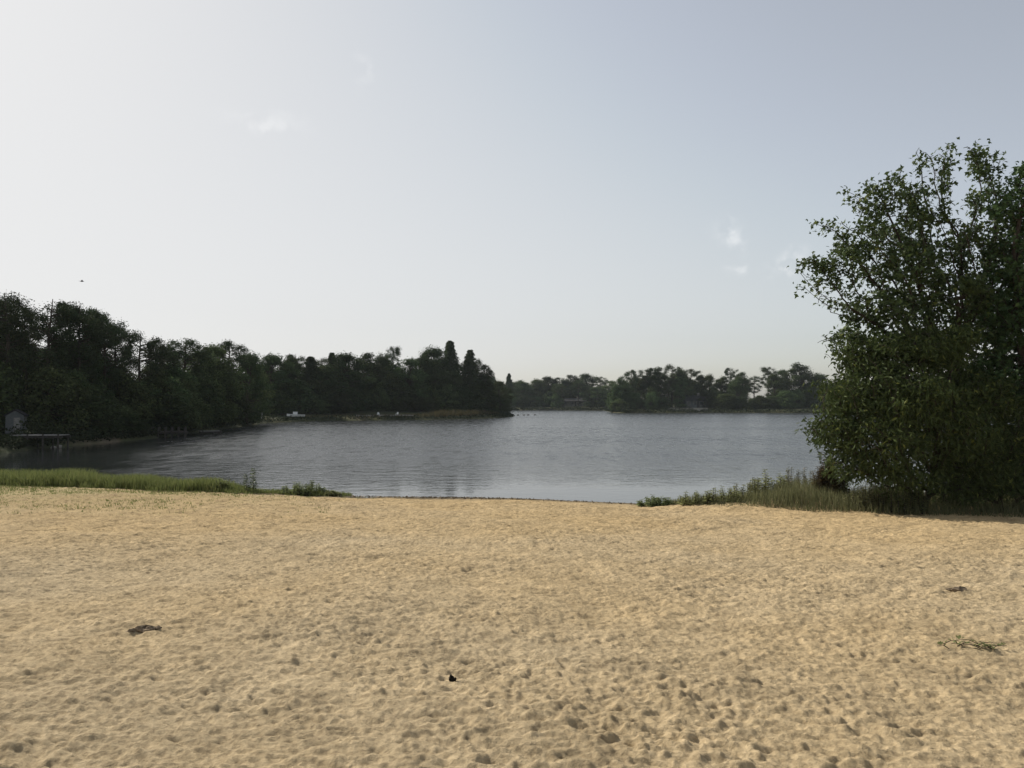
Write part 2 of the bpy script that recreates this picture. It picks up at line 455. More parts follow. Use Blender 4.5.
def make_beach():
    rng = np.random.default_rng(11)
    X0, X1, Y0, Y1, c = -25.0, 25.0, 0.0, 31.0, 0.012
    nx, ny = int((X1 - X0) / c) + 1, int((Y1 - Y0) / c) + 1
    ext = (X1 - X0, Y1 - Y0)
    H = np.zeros((ny, nx), np.float32)
    H += 0.030 * vnoise((nx, ny), 2.6, rng, ext)
    H += 0.012 * vnoise((nx, ny), 0.6, rng, ext)
    T = -0.009 * np.tanh(1.4 * np.abs(gnoise((nx, ny), 0.17, rng, ext, 1.8)))   # trodden hollows with crests between them
    T += 0.0075 * gnoise((nx, ny), 0.15, rng, ext, 1.8)
    T += 0.0110 * gnoise((nx, ny), 0.085, rng, ext, 1.9)
    T -= 0.0105 * np.abs(gnoise((nx, ny), 0.072, rng, ext, 1.7))
    T += 0.0066 * gnoise((nx, ny), 0.050, rng, ext, 1.3)
    T += 0.0040 * gnoise((nx, ny), 0.036, rng, ext)
    # some stretches are well trodden, others lie smoother
    H += T * np.clip(0.90 + 0.11 * gnoise((nx, ny), 1.7, rng, ext, 1.6) + 0.11 * gnoise((nx, ny), 0.6, rng, ext), 0.6, 1.15)
    del T
    H -= H[::7, ::7].mean()
    SAND.update(H=H, X0=X0, Y0=Y0, c=c)
    ang = np.radians(np.concatenate([np.arange(-46, 46.001, 0.092), np.arange(50, 311, 6.0)]))
    r = np.concatenate([[0.05, 0.6, 1.2], 1.8 * 1.0035 ** np.arange(0, 444), 8.5 + 0.028 * np.arange(1, 680), 27.6 * 1.02 ** np.arange(0, 60)])
    R, A = np.meshgrid(r, ang, indexing='ij')
    x = R * np.sin(A); y = R * np.cos(A)
    u = np.clip((x - X0) / c, 0, nx - 1.01); v = np.clip((y - Y0) / c, 0, ny - 1.01)
    i = u.astype(int); j = v.astype(int); fu = u - i; fv = v - j
    h = (H[j, i] * (1 - fu) + H[j, i + 1] * fu) * (1 - fv) + (H[j + 1, i] * (1 - fu) + H[j + 1, i + 1] * fu) * fv
    inr = (x > X0) & (x < X1) & (y > Y0) & (y < Y1)
    z = beach_z(x, y)
    damp = np.clip((shore_y(x) - y) / 2.0 + 0.15, 0.12, 1)
    z = z + np.where(inr, h * damp, 0)
    V = np.column_stack([x.ravel(), y.ravel(), z.ravel()])
    nr, na = len(r), len(ang)
    ii, jj = np.meshgrid(np.arange(nr - 1), np.arange(na), indexing='ij')
    j2 = (jj + 1) % na
    q = np.stack([ii * na + jj, ii * na + j2, (ii + 1) * na + j2, (ii + 1) * na + jj], -1).reshape(-1, 4)[:, ::-1]
    o = link(bpy.data.objects.new('beach', mesh_np('beach', V, q, M['sand'], True)))
    tag(o, kind='structure')


make_beach()

# water sheet
wv = [(-500, 14, 0), (500, 14, 0), (500, 700, 0), (-500, 700, 0)]
o = link(bpy.data.objects.new('water', mesh_np('water', wv, [(0, 1, 2, 3)], M['water'])))
tag(o, kind='structure')


# ------------------------------------------------------------------ foliage
def leaf_quads(P, Nrm, size, aspect, rng, roll=None):
    """one quad per leaf, centred on P, facing Nrm"""
    n = len(P)
    Nrm = Nrm / (np.linalg.norm(Nrm, axis=1)[:, None] + 1e-9)
    ref = rng.standard_normal((n, 3))
    U = np.cross(Nrm, ref); U /= np.linalg.norm(U, axis=1)[:, None] + 1e-9
    Vv = np.cross(Nrm, U)
    s = np.asarray(size).reshape(-1, 1) * np.ones((n, 1)) * 0.5
    a = s * U; b = s * aspect * Vv
    # a diamond reads more like a leaf tuft than a square
    V = np.stack([P - a, P - b * 0.9 + a * 0.15, P + a, P + b * 0.9 - a * 0.1], 1).reshape(-1, 3)
    Fq = np.arange(4 * n).reshape(-1, 4)
    return V, Fq


def clump_points(c, r, n, rng, shell=0.5):
    d = rng.standard_normal((n, 3)); d /= np.linalg.norm(d, axis=1)[:, None]
    rad = rng.uniform(shell, 1.0, n) ** 0.7
    rad *= 1 + 0.22 * rng.standard_normal(n)
    return c + d * rad[:, None] * r, d


def far_tree_meshes(kind, seed):
    rng = np.random.default_rng(seed)
    P, Nn, S = [], [], []
    tr = MB()
    if kind == 'pine':
        H = 14.0
        lean = rng.uniform(-0.5, 0.5, 2)
        top = np.array([lean[0], lean[1], H * 0.90])
        tk = [np.array([0, 0, -0.4]), np.array([lean[0] * 0.1, lean[1] * 0.1, H * 0.3]), np.array([lean[0] * 0.5 + rng.uniform(-.2, .2), lean[1] * 0.5, H * 0.65]), top]
        tr.tube(tk, [0.2, 0.16, 0.11, 0.03], 7)
        def along(t): return np.array([np.interp(t, [0, .3, .65, 1], [p[k] for p in tk]) for k in range(3)])
        low = rng.uniform(0.36, 0.46)
        cz = (low + 0.97) / 2; hz = (0.97 - low) / 2
        n = rng.integers(42, 54)
        lop = rng.uniform(0, 6.28)
        for i in range(n):
            u = -0.95 + 1.9 * (i + rng.random()) / n
            t = cz + hz * u
            R = 2.5 * math.sqrt(1 - u * u) ** 0.8 * (1.0 if u > -0.2 else 0.85)
            az = rng.uniform(0, 2 * math.pi)
            R *= 1 + 0.22 * math.cos(az - lop) + 0.15 * math.cos(3 * az + lop)
            rr = R * rng.uniform(0.35, 1.0) ** 0.6
            st = along(max(0.25, min(t - 0.06, 0.95)))
            en = along(min(t, 0.97)) + np.array([math.cos(az) * rr, math.sin(az) * rr, 0])
            tr.tube([st, (st + en) / 2 + np.array([0, 0, -0.1]), en], [0.055, 0.035, 0.012], 5)
            rad = np.array([1, 1, 0.8]) * rng.uniform(0.55, 0.95)
            p, d = clump_points(en, rad, 210, rng, 0.1)
            P.append(p); Nn.append(d + rng.standard_normal(p.shape) * 0.8); S.append(rng.uniform(0.14, 0.30, len(p)))
        for _ in range(4):   # dead lower limbs
            t = rng.uniform(0.2, low); az = rng.uniform(0, 6.28); st = along(t); l = rng.uniform(0.6, 1.6)
            tr.tube([st, st + np.array([math.cos(az) * l, math.sin(az) * l, 0.25 * l])], [0.035, 0.01], 4)
        asp = 0.42
    elif kind == 'spire':
        H = 14.0
        tr.tube([(0, 0, -0.4), (0.1, 0, H * 0.5), (0, 0.1, H * 0.97)], [0.2, 0.12, 0.02], 7)
        for i in range(170):
            t = 0.1 + 0.9 * (i + rng.random()) / 170
            rr = 2.4 * (1.02 - t) ** 0.6 * rng.uniform(0.35, 1.05)
            az = i * 2.4 + rng.uniform(-0.3, 0.3)
            c = np.array([math.cos(az) * rr * 0.7, math.sin(az) * rr * 0.7, t * H])
            tr.tube([(0, 0, t * H - 0.25), c], [0.035, 0.012], 4)
            p, d = clump_points(c, np.array([0.62, 0.62, 0.75]) * (1.15 - 0.75 * t), 80, rng, 0.2)
            P.append(p); Nn.append(d + rng.standard_normal(p.shape) * 0.7); S.append(rng.uniform(0.2, 0.38, len(p)))
        asp = 0.5
    else:
        H = 12.0
        lowf = 0.10 if kind == 'oak' else 0.05
        w = {'oak': 3.5, 'round': 4.1, 'low': 3.0}[kind]
        if kind == 'low': H = 6.0
        tk = [np.array([0, 0, -0.4]), np.array([rng.uniform(-.2, .2), rng.uniform(-.2, .2), H * 0.3]), np.array([rng.uniform(-.5, .5), rng.uniform(-.5, .5), H * 0.75])]
        tr.tube(tk, [0.26, 0.19, 0.06], 8)
        lob = [(rng.uniform(0, 6.28), rng.uniform(0.75, 1.2)) for _ in range(5)]
        n = 58
        for i in range(n):
            t = rng.uniform(lowf, 1.0)
            az = rng.uniform(0, 2 * math.pi)
            env = w * math.sin(math.pi * (0.12 + 0.85 * t)) ** 0.75
            for la, lr in lob:
                env *= 1 + (lr - 1) * max(0, math.cos(az - la)) ** 2
            rr = env * math.sqrt(rng.uniform(0.12, 1.0)) * 0.85
            c = np.array([math.cos(az) * rr, math.sin(az) * rr, t * H * 0.93 + rng.uniform(-.3, .3)])
            b0 = tk[1] + (tk[2] - tk[1]) * max(0, min(1, t - 0.25))
            tr.tube([b0, (b0 + c) / 2 + np.array([0, 0, 0.2]), c], [0.07, 0.045, 0.012], 4)
            rad = np.array([1, 1, 0.85]) * rng.uniform(0.75, 1.35) * (0.8 if kind == 'low' else 1.0)
            p, d = clump_points(c, rad, 250, rng, 0.3)
            P.append(p); Nn.append(d + np.array([0, 0, 0.5]) + rng.standard_normal(p.shape) * 0.6); S.append(rng.uniform(0.16, 0.34, len(p)))
        asp = 0.7
    P = np.concatenate(P); Nn = np.concatenate(Nn); S = np.concatenate(S)
    V, Q = leaf_quads(P, Nn, S, asp, rng)
    V[:, 2] = np.maximum(V[:, 2], 0.05)
    zt = V[:, 2].max()
    cm = mesh_np('crown', V, Q, M['pine'] if kind in ('pine', 'spire') else M['broad'])
    tm = tr.mesh('trunk', M['bark'], True)
    wx = np.percentile(np.abs(V[:, 0]), 98) * 2
    return dict(crown=cm, trunk=tm, H=zt, Wd=wx)


VAR = {'pine': [far_tree_meshes('pine', 100 + i) for i in range(4)],
       'spire': [far_tree_meshes('spire', 200 + i) for i in range(2)],
       'oak': [far_tree_meshes('oak', 300 + i) for i in range(4)],
       'round': [far_tree_meshes('round', 400 + i) for i in range(3)],
       'low': [far_tree_meshes('low', 500 + i) for i in range(4)]}
PROTO = {}
NAMEOF = {'pine': 'pine_tree', 'spire': 'cedar_tree', 'oak': 'oak_tree', 'round': 'leafy_tree', 'low': 'leafy_tree'}
n_tree = 0


def plant_tree(kind, x, y, h, w, label, group, var=None):
    """a tree of its own with trunk and crown; repeats are copies of the first of each growth form"""
    global n_tree
    k = (n_tree * 7 + 3) % len(VAR[kind]) if var is None else var
    n_tree += 1
    v = VAR[kind][k]
    key = (kind, k)
    if key not in PROTO:
        r = empty(NAMEOF[kind])
        link(bpy.data.objects.new('trunk', v['trunk']), r)
        link(bpy.data.objects.new('crown', v['crown']), r)
        PROTO[key] = r
    else:
        r = copy_tree(PROTO[key])
    z = ground_z(x, y)
    r.location = (x, y, z - 0.05)
    r.rotation_euler = (0, 0, random.uniform(0, 6.28))
    sz = h / v['H']; sw = w / v['Wd']
    r.scale = (sw, sw, sz)
    tag(r, label, 'tree', group)
    return r


# skyline trees surveyed along the banks: (px, top row, distance, kind, crown width m, label)
LB = 'tall trees along the left bank'
MB_ = 'trees on the middle point'
FB = 'trees along the far shore'
RB = 'trees on the right hand bank'
SKY = [
    (-22, 292, 62, 'pine', 5.5, 'tall pine cut by the left frame edge, outermost on the bank', LB),
    (8, 288, 60, 'pine', 5.0, 'tallest bank pine with sky showing between its layered tufts', LB),
    (27, 306, 68, 'pine', 3.6, 'slim dark pine filling the dip beside the tallest bank pine', LB),
    (47, 297, 63, 'pine', 4.0, 'pine with rounded flat top standing right of the tallest bank pine', LB),
    (66, 304, 66, 'pine', 3.6, 'pine with open lower limbs and bright sky holes beside its trunk', LB),
    (79, 299, 66, 'pine', 4.4, 'broad topped pine above the grey lakeside dock', LB),
    (92, 306, 70, 'pine', 3.8, 'pine tucked against the broad topped pine on its lower side', LB),
    (105, 314, 70, 'pine', 3.4, 'pine where the left skyline starts to step down', LB),
    (117, 322, 73, 'pine', 3.2, 'small topped pine on the descending left skyline', LB),
    (139, 328, 75, 'pine', 4.2, 'ragged pine with pointed side tufts standing over the railed dock', LB),
    (153, 339, 78, 'pine', 3.4, 'low pine behind the ragged pine over the railed dock', LB),
    (166, 346, 82, 'oak', 4.6, 'leafy tree in the skyline dip beyond the ragged pine', LB),
    (182, 337, 84, 'pine', 4.4, 'flat topped pine standing over the second skyline dip', LB),
    (201, 343, 90, 'oak', 5.2, 'leafy tree joining two pines above the pale landing', LB),
    (226, 339, 96, 'pine', 5.0, 'knobbly pine, last high one before the skyline drops to the sandy bank', LB),
    (214, 341, 94, 'oak', 4.4, 'leafy tree leaning on the knobbly pine', LB),
    (247, 349, 106, 'round', 6.0, 'rounded leafy tree below the knobbly pine', LB),
    (272, 351, 138, 'round', 7.5, 'smooth domed tree above the small white boat on the bank', MB_),
    (290, 355, 142, 'oak', 5.5, 'leafy tree just beyond the smooth domed tree', MB_),
    (297, 353, 150, 'pine', 4.6, 'flat tufted pine poking above the sandy bank trees', MB_),
    (311, 356, 148, 'spire', 4.0, 'pointed evergreen in the middle of the sandy bank trees', MB_),
    (323, 356, 156, 'pine', 4.8, 'thin pale topped pine between pointed evergreen and wide tree', MB_),
    (332, 352, 150, 'spire', 3.0, 'slender pointed evergreen against the wide domed tree', MB_),
    (346, 350, 150, 'round', 8.0, 'wide domed tree, highest of the sandy bank woods', MB_),
    (367, 351, 158, 'oak', 6.0, 'uneven leafy tree right of the wide domed tree', MB_),
    (381, 350, 162, 'oak', 4.6, 'leafy tree hugging the isolated layered pine', MB_),
    (393, 345, 166, 'pine', 4.4, 'isolated layered pine head with a strip of sky through it', MB_),
    (410, 356, 164, 'oak', 6.5, 'lower leafy tree in the saddle before the point', MB_),
    (434, 344, 172, 'round', 9.0, 'big domed tree beside the pointed evergreen on the point', MB_),
    (423, 352, 168, 'oak', 6.0, 'leafy shoulder tree under the big domed tree', MB_),
    (450, 340, 174, 'spire', 4.4, 'tallest pointed evergreen on the middle point', MB_),
    (470, 349, 174, 'spire', 4.4, 'second pointed evergreen, across the bright notch on the point', MB_),
    (485, 363, 176, 'oak', 4.2, 'leafy tree stepping down at the end of the point', MB_),
    (478, 357, 176, 'pine', 3.6, 'small pine leaning out from the second pointed evergreen', MB_),
    (500, 379, 182, 'round', 5.0, 'short round tree on the tip of the point', MB_),
    (509, 373, 350, 'spire', 4.0, 'small pointed evergreen just beyond the tip of the point', FB),
    (523, 379, 352, 'round', 10, 'first low round tree of the far shore', FB),
    (537, 377, 356, 'oak', 9, 'far shore tree above the low dark roof', FB),
    (548, 375, 360, 'round', 10, 'far shore domed tree between the two far houses', FB),
    (560, 377, 362, 'pine', 8, 'far shore pine above the pale columned house', FB),
    (571, 374, 362, 'oak', 9, 'far shore oak behind the pale columned house', FB),
    (586, 372, 360, 'round', 11, 'highest broad tree of the far shore', FB),
    (600, 376, 356, 'pine', 8, 'open topped far shore pine with sky specks', FB),
    (597, 386, 338, 'round', 11, 'light green round tree at the far water edge', FB),
    (611, 380, 345, 'oak', 9, 'far shore tree meeting the right hand bank', FB),
    (621, 376, 256, 'round', 5.5, 'light leafy tree at the tip of the right hand bank', RB),
    (633, 369, 258, 'pine', 6.0, 'round headed pine nearest the tip of the right hand bank', RB),
    (646, 367, 262, 'pine', 6.0, 'second round headed pine from the tip of the right hand bank', RB),
    (659, 366, 262, 'oak', 6.5, 'leafy tree beside the highest pine of the right hand bank', RB),
    (672, 363, 262, 'pine', 7.0, 'highest round headed pine of the right hand bank', RB),
    (681, 368, 264, 'oak', 6.0, 'leafy tree just under the highest round headed pine', RB),
    (691, 368, 264, 'pine', 6.0, 'round headed pine beyond the highest one of the right hand bank', RB),
    (700, 373, 266, 'round', 6.0, 'low round tree above the pale retaining wall', RB),
    (709, 372, 268, 'oak', 6.0, 'leafy tree above the white rowing boat', RB),
    (721, 375, 270, 'round', 6.5, 'low tree in the dip before the umbrella shaped pine', RB),
    (731, 367, 270, 'pine', 4.6, 'umbrella shaped pine standing clear of the dip', RB),
    (742, 371, 268, 'oak', 5.5, 'leafy tree leaning toward the umbrella shaped pine', RB),
    (754, 375, 272, 'pine', 6.0, 'pine with bright sky holes below its crown', RB),
    (768, 366, 266, 'pine', 6.5, 'layered pine above the moored white boat', RB),
    (783, 368, 268, 'oak', 6.0, 'leafy tree between the layered pine and the big crown', RB),
    (800, 361, 264, 'round', 10, 'big pale crowned tree, highest toward the near maple', RB),
    (820, 371, 266, 'oak', 7.5, 'leafy bank tree half hidden behind the near maple', RB),
]
for px, ty, d, kind, w, lab, grp in SKY:
    x = X_at(px, d)
    zt = EYE + (HORIZON - ty) / F * d
    gz = ground_z(x, d)
    plant_tree(kind, x, d, zt - gz, w * (1.15 if kind == 'pine' else 1.1), lab, grp)

skx = np.array([s[0] for s in sorted(SKY)]); sky_ = np.array([s[1] for s in sorted(SKY)])


def fill(px0, px1, step, d0, d1, drop0, drop1, kinds, wid, label, group, hole=()):
    """trees packed under the skyline: each rises to a little below it"""
    px = px0
    while px < px1:
        p = px + random.uniform(-0.3, 0.3) * step
        d = np.interp(p, [px0, px1], d0) + random.uniform(0, np.interp(p, [px0, px1], d1))
        x = X_at(p, d)
        px += step
        if any(a < p < b for a, b in hole): continue
        if lake_sd([(x, d)])[0] < 1.0: continue
        top = np.interp(p, skx, sky_) + random.uniform(drop0, drop1)
        h = EYE + (HORIZON - top) / F * d - ground_z(x, d)
        if h < 1.5: continue
        kd = random.choice(kinds); ww = wid * random.uniform(0.8, 1.25)
        if h < 1.35 * ww: kd = 'low'
        plant_tree(kd, x, d, h, ww, label, group)


fill(-40, 60, 14, (66, 72), (8, 8), 22, 48, ['oak', 'round', 'pine'], 5.0, 'dark tree packed beneath the tall pines at the left edge', LB)
fill(-40, 62, 17, (56, 58), (4, 4), 62, 90, ['oak', 'round'], 4.2, 'low dark leafy tree crowding the bank around the grey shed', LB, hole=((2, 38),))
fill(62, 150, 12, (64, 72), (6, 6), 28, 55, ['oak', 'round', 'oak'], 4.6, 'dark leafy tree filling the bank between the two docks', LB)
fill(66, 160, 13, (60.5, 68), (3, 4), 62, 90, ['round', 'oak'], 3.8, 'low overhanging tree at the water edge between the two docks', LB)
fill(150, 262, 10, (74, 104), (8, 12), 12, 35, ['oak', 'round', 'oak', 'pine'], 5.0, 'dark tree filling the woods above the pale landing', LB)
fill(160, 262, 13, (73, 98), (4, 6), 38, 58, ['round', 'oak'], 4.6, 'low leafy tree overhanging the shore near the pale landing', LB)
fill(255, 490, 9, (134, 180), (14, 4), 8, 26, ['oak', 'round', 'oak', 'pine'], 6.6, 'dark tree filling the woods behind the sandy bank', MB_)
fill(262, 484, 13, (130, 176), (8, 3), 28, 46, ['round', 'oak'], 6.4, 'low leafy tree at the front of the sandy bank woods', MB_, hole=((284, 304),))
fill(488, 615, 9, (352, 352), (20, 20), 4, 13, ['oak', 'round'], 10, 'dark tree packed into the far shore woods', FB)
for px, d, h in ((563, 342, 9.5), (578, 341, 10.5), (590, 342, 9)):
    plant_tree('pine', X_at(px, d), d, h, 8.5, {563: 'far shore pine at the left end of the columned porch', 578: 'far shore pine in front of the columned porch', 590: 'far shore pine beside the columned porch, nearest the light green round tree'}[px], FB)
fill(494, 612, 9, (340, 340), (6, 6), 14, 22, ['round'], 7, 'low tree at the waterside of the far shore woods', FB, hole=((558, 586),))
fill(618, 745, 8, (254, 262), (14, 10), 6, 20, ['oak', 'pine', 'round'], 6.5, 'dark tree packed into the right hand bank woods', RB)
fill(620, 840, 11, (248, 252), (6, 6), 21, 33, ['round', 'oak'], 6.0, 'low leafy tree at the front of the right hand bank', RB, hole=((786, 791), (664, 708)))
fill(775, 850, 10, (258, 264), (10, 8), 6, 16, ['oak', 'round'], 6.5, 'dark tree packed behind the moored white boat', RB, hole=((784, 796),))
fill(850, 1100, 26, (262, 270), (8, 8), 2, 10, ['oak', 'round', 'pine'], 10, 'far bank tree glimpsed through the near maple', RB)


# undergrowth along the banks reads as one dark mass
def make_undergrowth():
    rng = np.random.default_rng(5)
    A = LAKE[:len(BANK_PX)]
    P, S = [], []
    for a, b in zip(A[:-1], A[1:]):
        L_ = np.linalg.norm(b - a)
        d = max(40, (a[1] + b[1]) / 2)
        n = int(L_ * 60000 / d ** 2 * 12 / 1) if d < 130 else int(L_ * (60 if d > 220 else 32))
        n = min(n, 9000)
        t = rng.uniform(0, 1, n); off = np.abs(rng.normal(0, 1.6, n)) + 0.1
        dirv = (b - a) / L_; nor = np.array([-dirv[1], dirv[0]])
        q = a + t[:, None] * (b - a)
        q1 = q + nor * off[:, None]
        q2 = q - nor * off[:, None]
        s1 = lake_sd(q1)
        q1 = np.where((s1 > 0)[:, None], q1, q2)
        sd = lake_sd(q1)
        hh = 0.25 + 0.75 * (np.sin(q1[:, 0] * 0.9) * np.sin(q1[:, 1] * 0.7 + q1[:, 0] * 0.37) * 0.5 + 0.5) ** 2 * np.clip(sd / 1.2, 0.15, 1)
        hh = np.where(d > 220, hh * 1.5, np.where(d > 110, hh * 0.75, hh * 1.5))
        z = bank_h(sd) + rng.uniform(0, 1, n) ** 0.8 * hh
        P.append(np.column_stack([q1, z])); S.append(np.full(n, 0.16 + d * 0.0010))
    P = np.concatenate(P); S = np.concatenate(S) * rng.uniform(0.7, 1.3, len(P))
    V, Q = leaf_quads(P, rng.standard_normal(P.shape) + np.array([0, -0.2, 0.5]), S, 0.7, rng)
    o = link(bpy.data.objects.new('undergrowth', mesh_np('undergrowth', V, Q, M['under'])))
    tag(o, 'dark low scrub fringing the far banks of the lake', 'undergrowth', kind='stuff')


make_undergrowth()


# ------------------------------------------------------------------ grasses by the beach
def blades(P, h, width, rng, lean=0.35):
    """three-segment curved blades rooted at P (n,3)"""
    n = len(P)
    az = rng.uniform(0, 2 * math.pi, n); ln = np.abs(rng.normal(0, lean, n)) * h
    dx = np.cos(az) * ln; dy = np.sin(az) * ln
    fa = rng.uniform(0, math.pi, n)
    wx = np.cos(fa) * width / 2; wy = np.sin(fa) * width / 2
    rows = []
    for t, ws in ((0, 1.0), (0.5, 0.8), (1.0, 0.12)):
        cx = P[:, 0] + dx * t * t; cy = P[:, 1] + dy * t * t; cz = P[:, 2] + h * t * (1 - 0.12 * t)
        rows.append(np.stack([cx - wx * ws, cy - wy * ws, cz], 1)); rows.append(np.stack([cx + wx * ws, cy + wy * ws, cz], 1))
    V = np.stack(rows, 1).reshape(-1, 3)
    b = np.arange(n)[:, None] * 6
    Q = np.concatenate([b + np.array([[0, 1, 3, 2]]), b + np.array([[2, 3, 5, 4]])])
    return V, Q


def stuff(name, V, Q, mat, label, cat):
    o = link(bpy.data.objects.new(name, mesh_np(name, V, Q, mat)))
    return tag(o, label, cat, kind='stuff')


rng = np.random.default_rng(21)
# long grass on the water's edge, left of the beach
n = 42000
x = rng.uniform(-30, -5.2, n)
front = np.interp(x, [-30, -17.6, -12.0, -8.2, -5.2], [30.6, 27.9, 26.6, 25.9, 25.6])
depth = np.interp(x, [-30, -17, -12, -9.5, -8.0, -5.2], [3.0, 2.4, 1.9, 1.4, 0.9, 0.5])
y = front + rng.uniform(0, 1, n) ** 0.8 * depth + 0.12 * np.sin(x * 2.3) + 0.06 * np.sin(x * 7.1)
hgt = np.interp(x, [-30, -18, -13, -10.5, -8.6, -7.8, -6.2, -5.2], [0.80, 0.72, 0.66, 0.55, 0.22, 0.18, 0.28, 0.12])
patch = 0.80 + 0.18 * np.sin(x * 1.7 + 0.8 * np.sin(y * 2)) * np.sin(x * 0.63 + 2)
hgt = hgt * patch * rng.uniform(0.45, 1.1, n) * np.clip((y - front) / 0.5 + 0.45, 0.4, 1)
thin = rng.random(n) < np.interp(x, [-12, -9, -8.4, -7.8, -6.0, -5.2], [1, 0.85, 0.25, 0.3, 0.5, 0.2])
x, y, hgt = x[thin], y[thin], hgt[thin]
P = np.column_stack([x, y, np.maximum(beach_z(x, y), -0.05)])
V, Q = blades(P, hgt, np.full(len(x), 0.024), rng)
stuff('grass', V, Q, M['grass'], 'bright green long grass along the water edge left of the open beach', 'grass')

# short seedlings sprinkled over the sand behind the left grass
n = 8000
x = rng.uniform(-22, -4, n); y = rng.uniform(17, 28, n)
keep = (rng.random(n) < np.clip((-3 - x) / 14, 0, 1) * np.clip((y - 16) / 9, 0, 1)) & (y < np.interp(x, [-30, -17.6, -12.0, -8.2, -5.2], [30.6, 27.9, 26.6, 25.9, 25.6]))
x, y = x[keep], y[keep]
m = 5
xx = np.repeat(x, m) + rng.normal(0, 0.05, len(x) * m); yy = np.repeat(y, m) + rng.normal(0, 0.05, len(x) * m)
P = np.column_stack([xx, yy, beach_z(xx, yy) - 0.01])
V, Q = blades(P, rng.uniform(0.03, 0.09, len(xx)), np.full(len(xx), 0.014), rng, 0.8)
stuff('grass', V, Q, M['grass'], 'sparse short seedlings sprinkled on the sand in front of the long grass', 'grass')

# rough weedy grass on the mound right of the beach
n = 42000
x = rng.uniform(4.4, 26, n)
front = np.interp(x, [4.4, 5.6, 7, 9, 12, 26], [22.6, 20.9, 20.2, 19.3, 18.5, 18.0])
back = np.interp(x, [4.4, 5.6, 7, 9, 12, 26], [23.4, 23.6, 24.3, 24.6, 24.5, 24])
y = front + rng.uniform(0, 1, n) * (back - front) + 0.12 * np.sin(x * 3.1)
hgt = np.interp(x, [4.4, 5.0, 5.8, 6.6, 7.6, 9, 12, 26], [0.20, 0.32, 0.42, 0.62, 0.70, 0.70, 0.55, 0.5])
hgt = hgt * (0.7 + 0.35 * np.sin(x * 2.1 + y) * np.sin(y * 1.7 + 1)) * rng.uniform(0.35, 1.15, n) * np.clip((y - front) / 0.9 + 0.35, 0.3, 1)
keep = rng.random(n) < np.interp(x, [4.4, 5.4, 6.2, 7], [0.5, 0.6, 0.8, 1])
x, y, hgt = x[keep], y[keep], hgt[keep]
P = np.column_stack([x, y, beach_z(x, y) - 0.02])
V, Q = blades(P, hgt, np.full(len(x), 0.016), rng, 0.4)
stuff('grass', V, Q, M['weeds'], 'dull grey green rough grass on the low mound below the near maple', 'grass')

# crumbs washed up along the waterline
n = 520
x = np.concatenate([rng.uniform(-6, 4.5, n), rng.normal(-1.5, 1.6, n)]); y = shore_y(x) - np.abs(rng.normal(0.25, 0.22, 2 * n)) - 0.1
P = np.column_stack([x, y, beach_z(x, y) + 0.012])
V, Q = leaf_quads(P, rng.normal(0, 0.5, P.shape) + np.array([0, 0, 0.7]), rng.uniform(0.04, 0.13, 2 * n), 0.4, rng)
stuff('litter', V, Q, M['wrack'], 'dark crumbs of plant litter washed up along the open waterline', 'litter')

# tan reeds on the middle point
n = 4500
px = rng.uniform(300, 500, n); dd = np.interp(px, [300, 420, 470, 500], [131, 142, 152, 166]) + rng.uniform(0, 5, n)
x = (px - 512) / F * dd
sd = lake_sd(np.column_stack([x, dd])); k = (sd > 0.2) & (rng.random(n) < np.interp(px, [300, 420, 440, 478, 500], [0.15, 0.3, 1, 1, 0.2]))
x, dd, sd, px = x[k], dd[k], sd[k], px[k]
P = np.column_stack([x, dd, bank_h(sd)])
V, Q = blades(P, rng.uniform(0.4, 1.5, len(x)) * np.interp(px, [300, 420, 440, 478, 500], [0.4, 0.5, 1, 1, 0.5]), np.full(len(x), 0.09), rng, 0.2)
stuff('reeds', V, Q, M['reed'], 'tan dry reeds along the waterline of the middle point', 'reeds')


# ------------------------------------------------------------------ leafy stalks standing out of the grass
def stalk_meshes(h, n_leaf, seed, leaf=0.11):
    r = np.random.default_rng(seed)
    st = MB(); bend = r.uniform(-0.06, 0.06, 2)
    pts = [np.array([bend[0] * t * t, bend[1] * t * t, h * t]) for t in (0, .35, .7, 1)]
    st.tube([p - np.array([0, 0, 0.05]) if i == 0 else p for i, p in enumerate(pts)], [0.012, 0.010, 0.007, 0.003], 5)
    lf = MB()
    for i in range(n_leaf):
        t = 0.12 + 0.88 * i / n_leaf
        c = np.array([np.interp(t, [0, .35, .7, 1], [p[k] for p in pts]) for k in range(3)])
        az = i * 2.4 + r.uniform(-.4, .4); L_ = leaf * (1.25 - 0.6 * t) * r.uniform(0.8, 1.2)
        d = np.array([math.cos(az), math.sin(az), r.uniform(0.1, 0.7)]); s = np.array([-math.sin(az), math.cos(az), 0]) * L_ * 0.32
        mid = c + d * L_ * 0.5; tip = c + d * L_ + np.array([0, 0, -0.35 * L_])
        lf.add([c, mid - s, tip, mid + s], [(0, 1, 2, 3)])
    return st, lf


def leafy_stalks(name, x, y, specs, label, cat, group=None, mat='weedleaf', seed=1):
    r = empty(name, (x, y, float(beach_z(np.array(x), np.array(y))) - 0.02))
    rr = np.random.default_rng(seed)
    ST, LF = MB(), MB()
    for (h, nl, leaf, ox, oy) in specs:
        st, lf = stalk_meshes(h, nl, int(rr.integers(1, 9999)), leaf)
        off = np.array([ox, oy, 0])
        ST.add([np.array(v) + off for v in st.v], st.f); LF.add([np.array(v) + off for v in lf.v], lf.f)
    ST.build('stem', M['bark'], r); LF.build('foliage', M[mat], r)
    tag(r, label, cat, group)
    return r


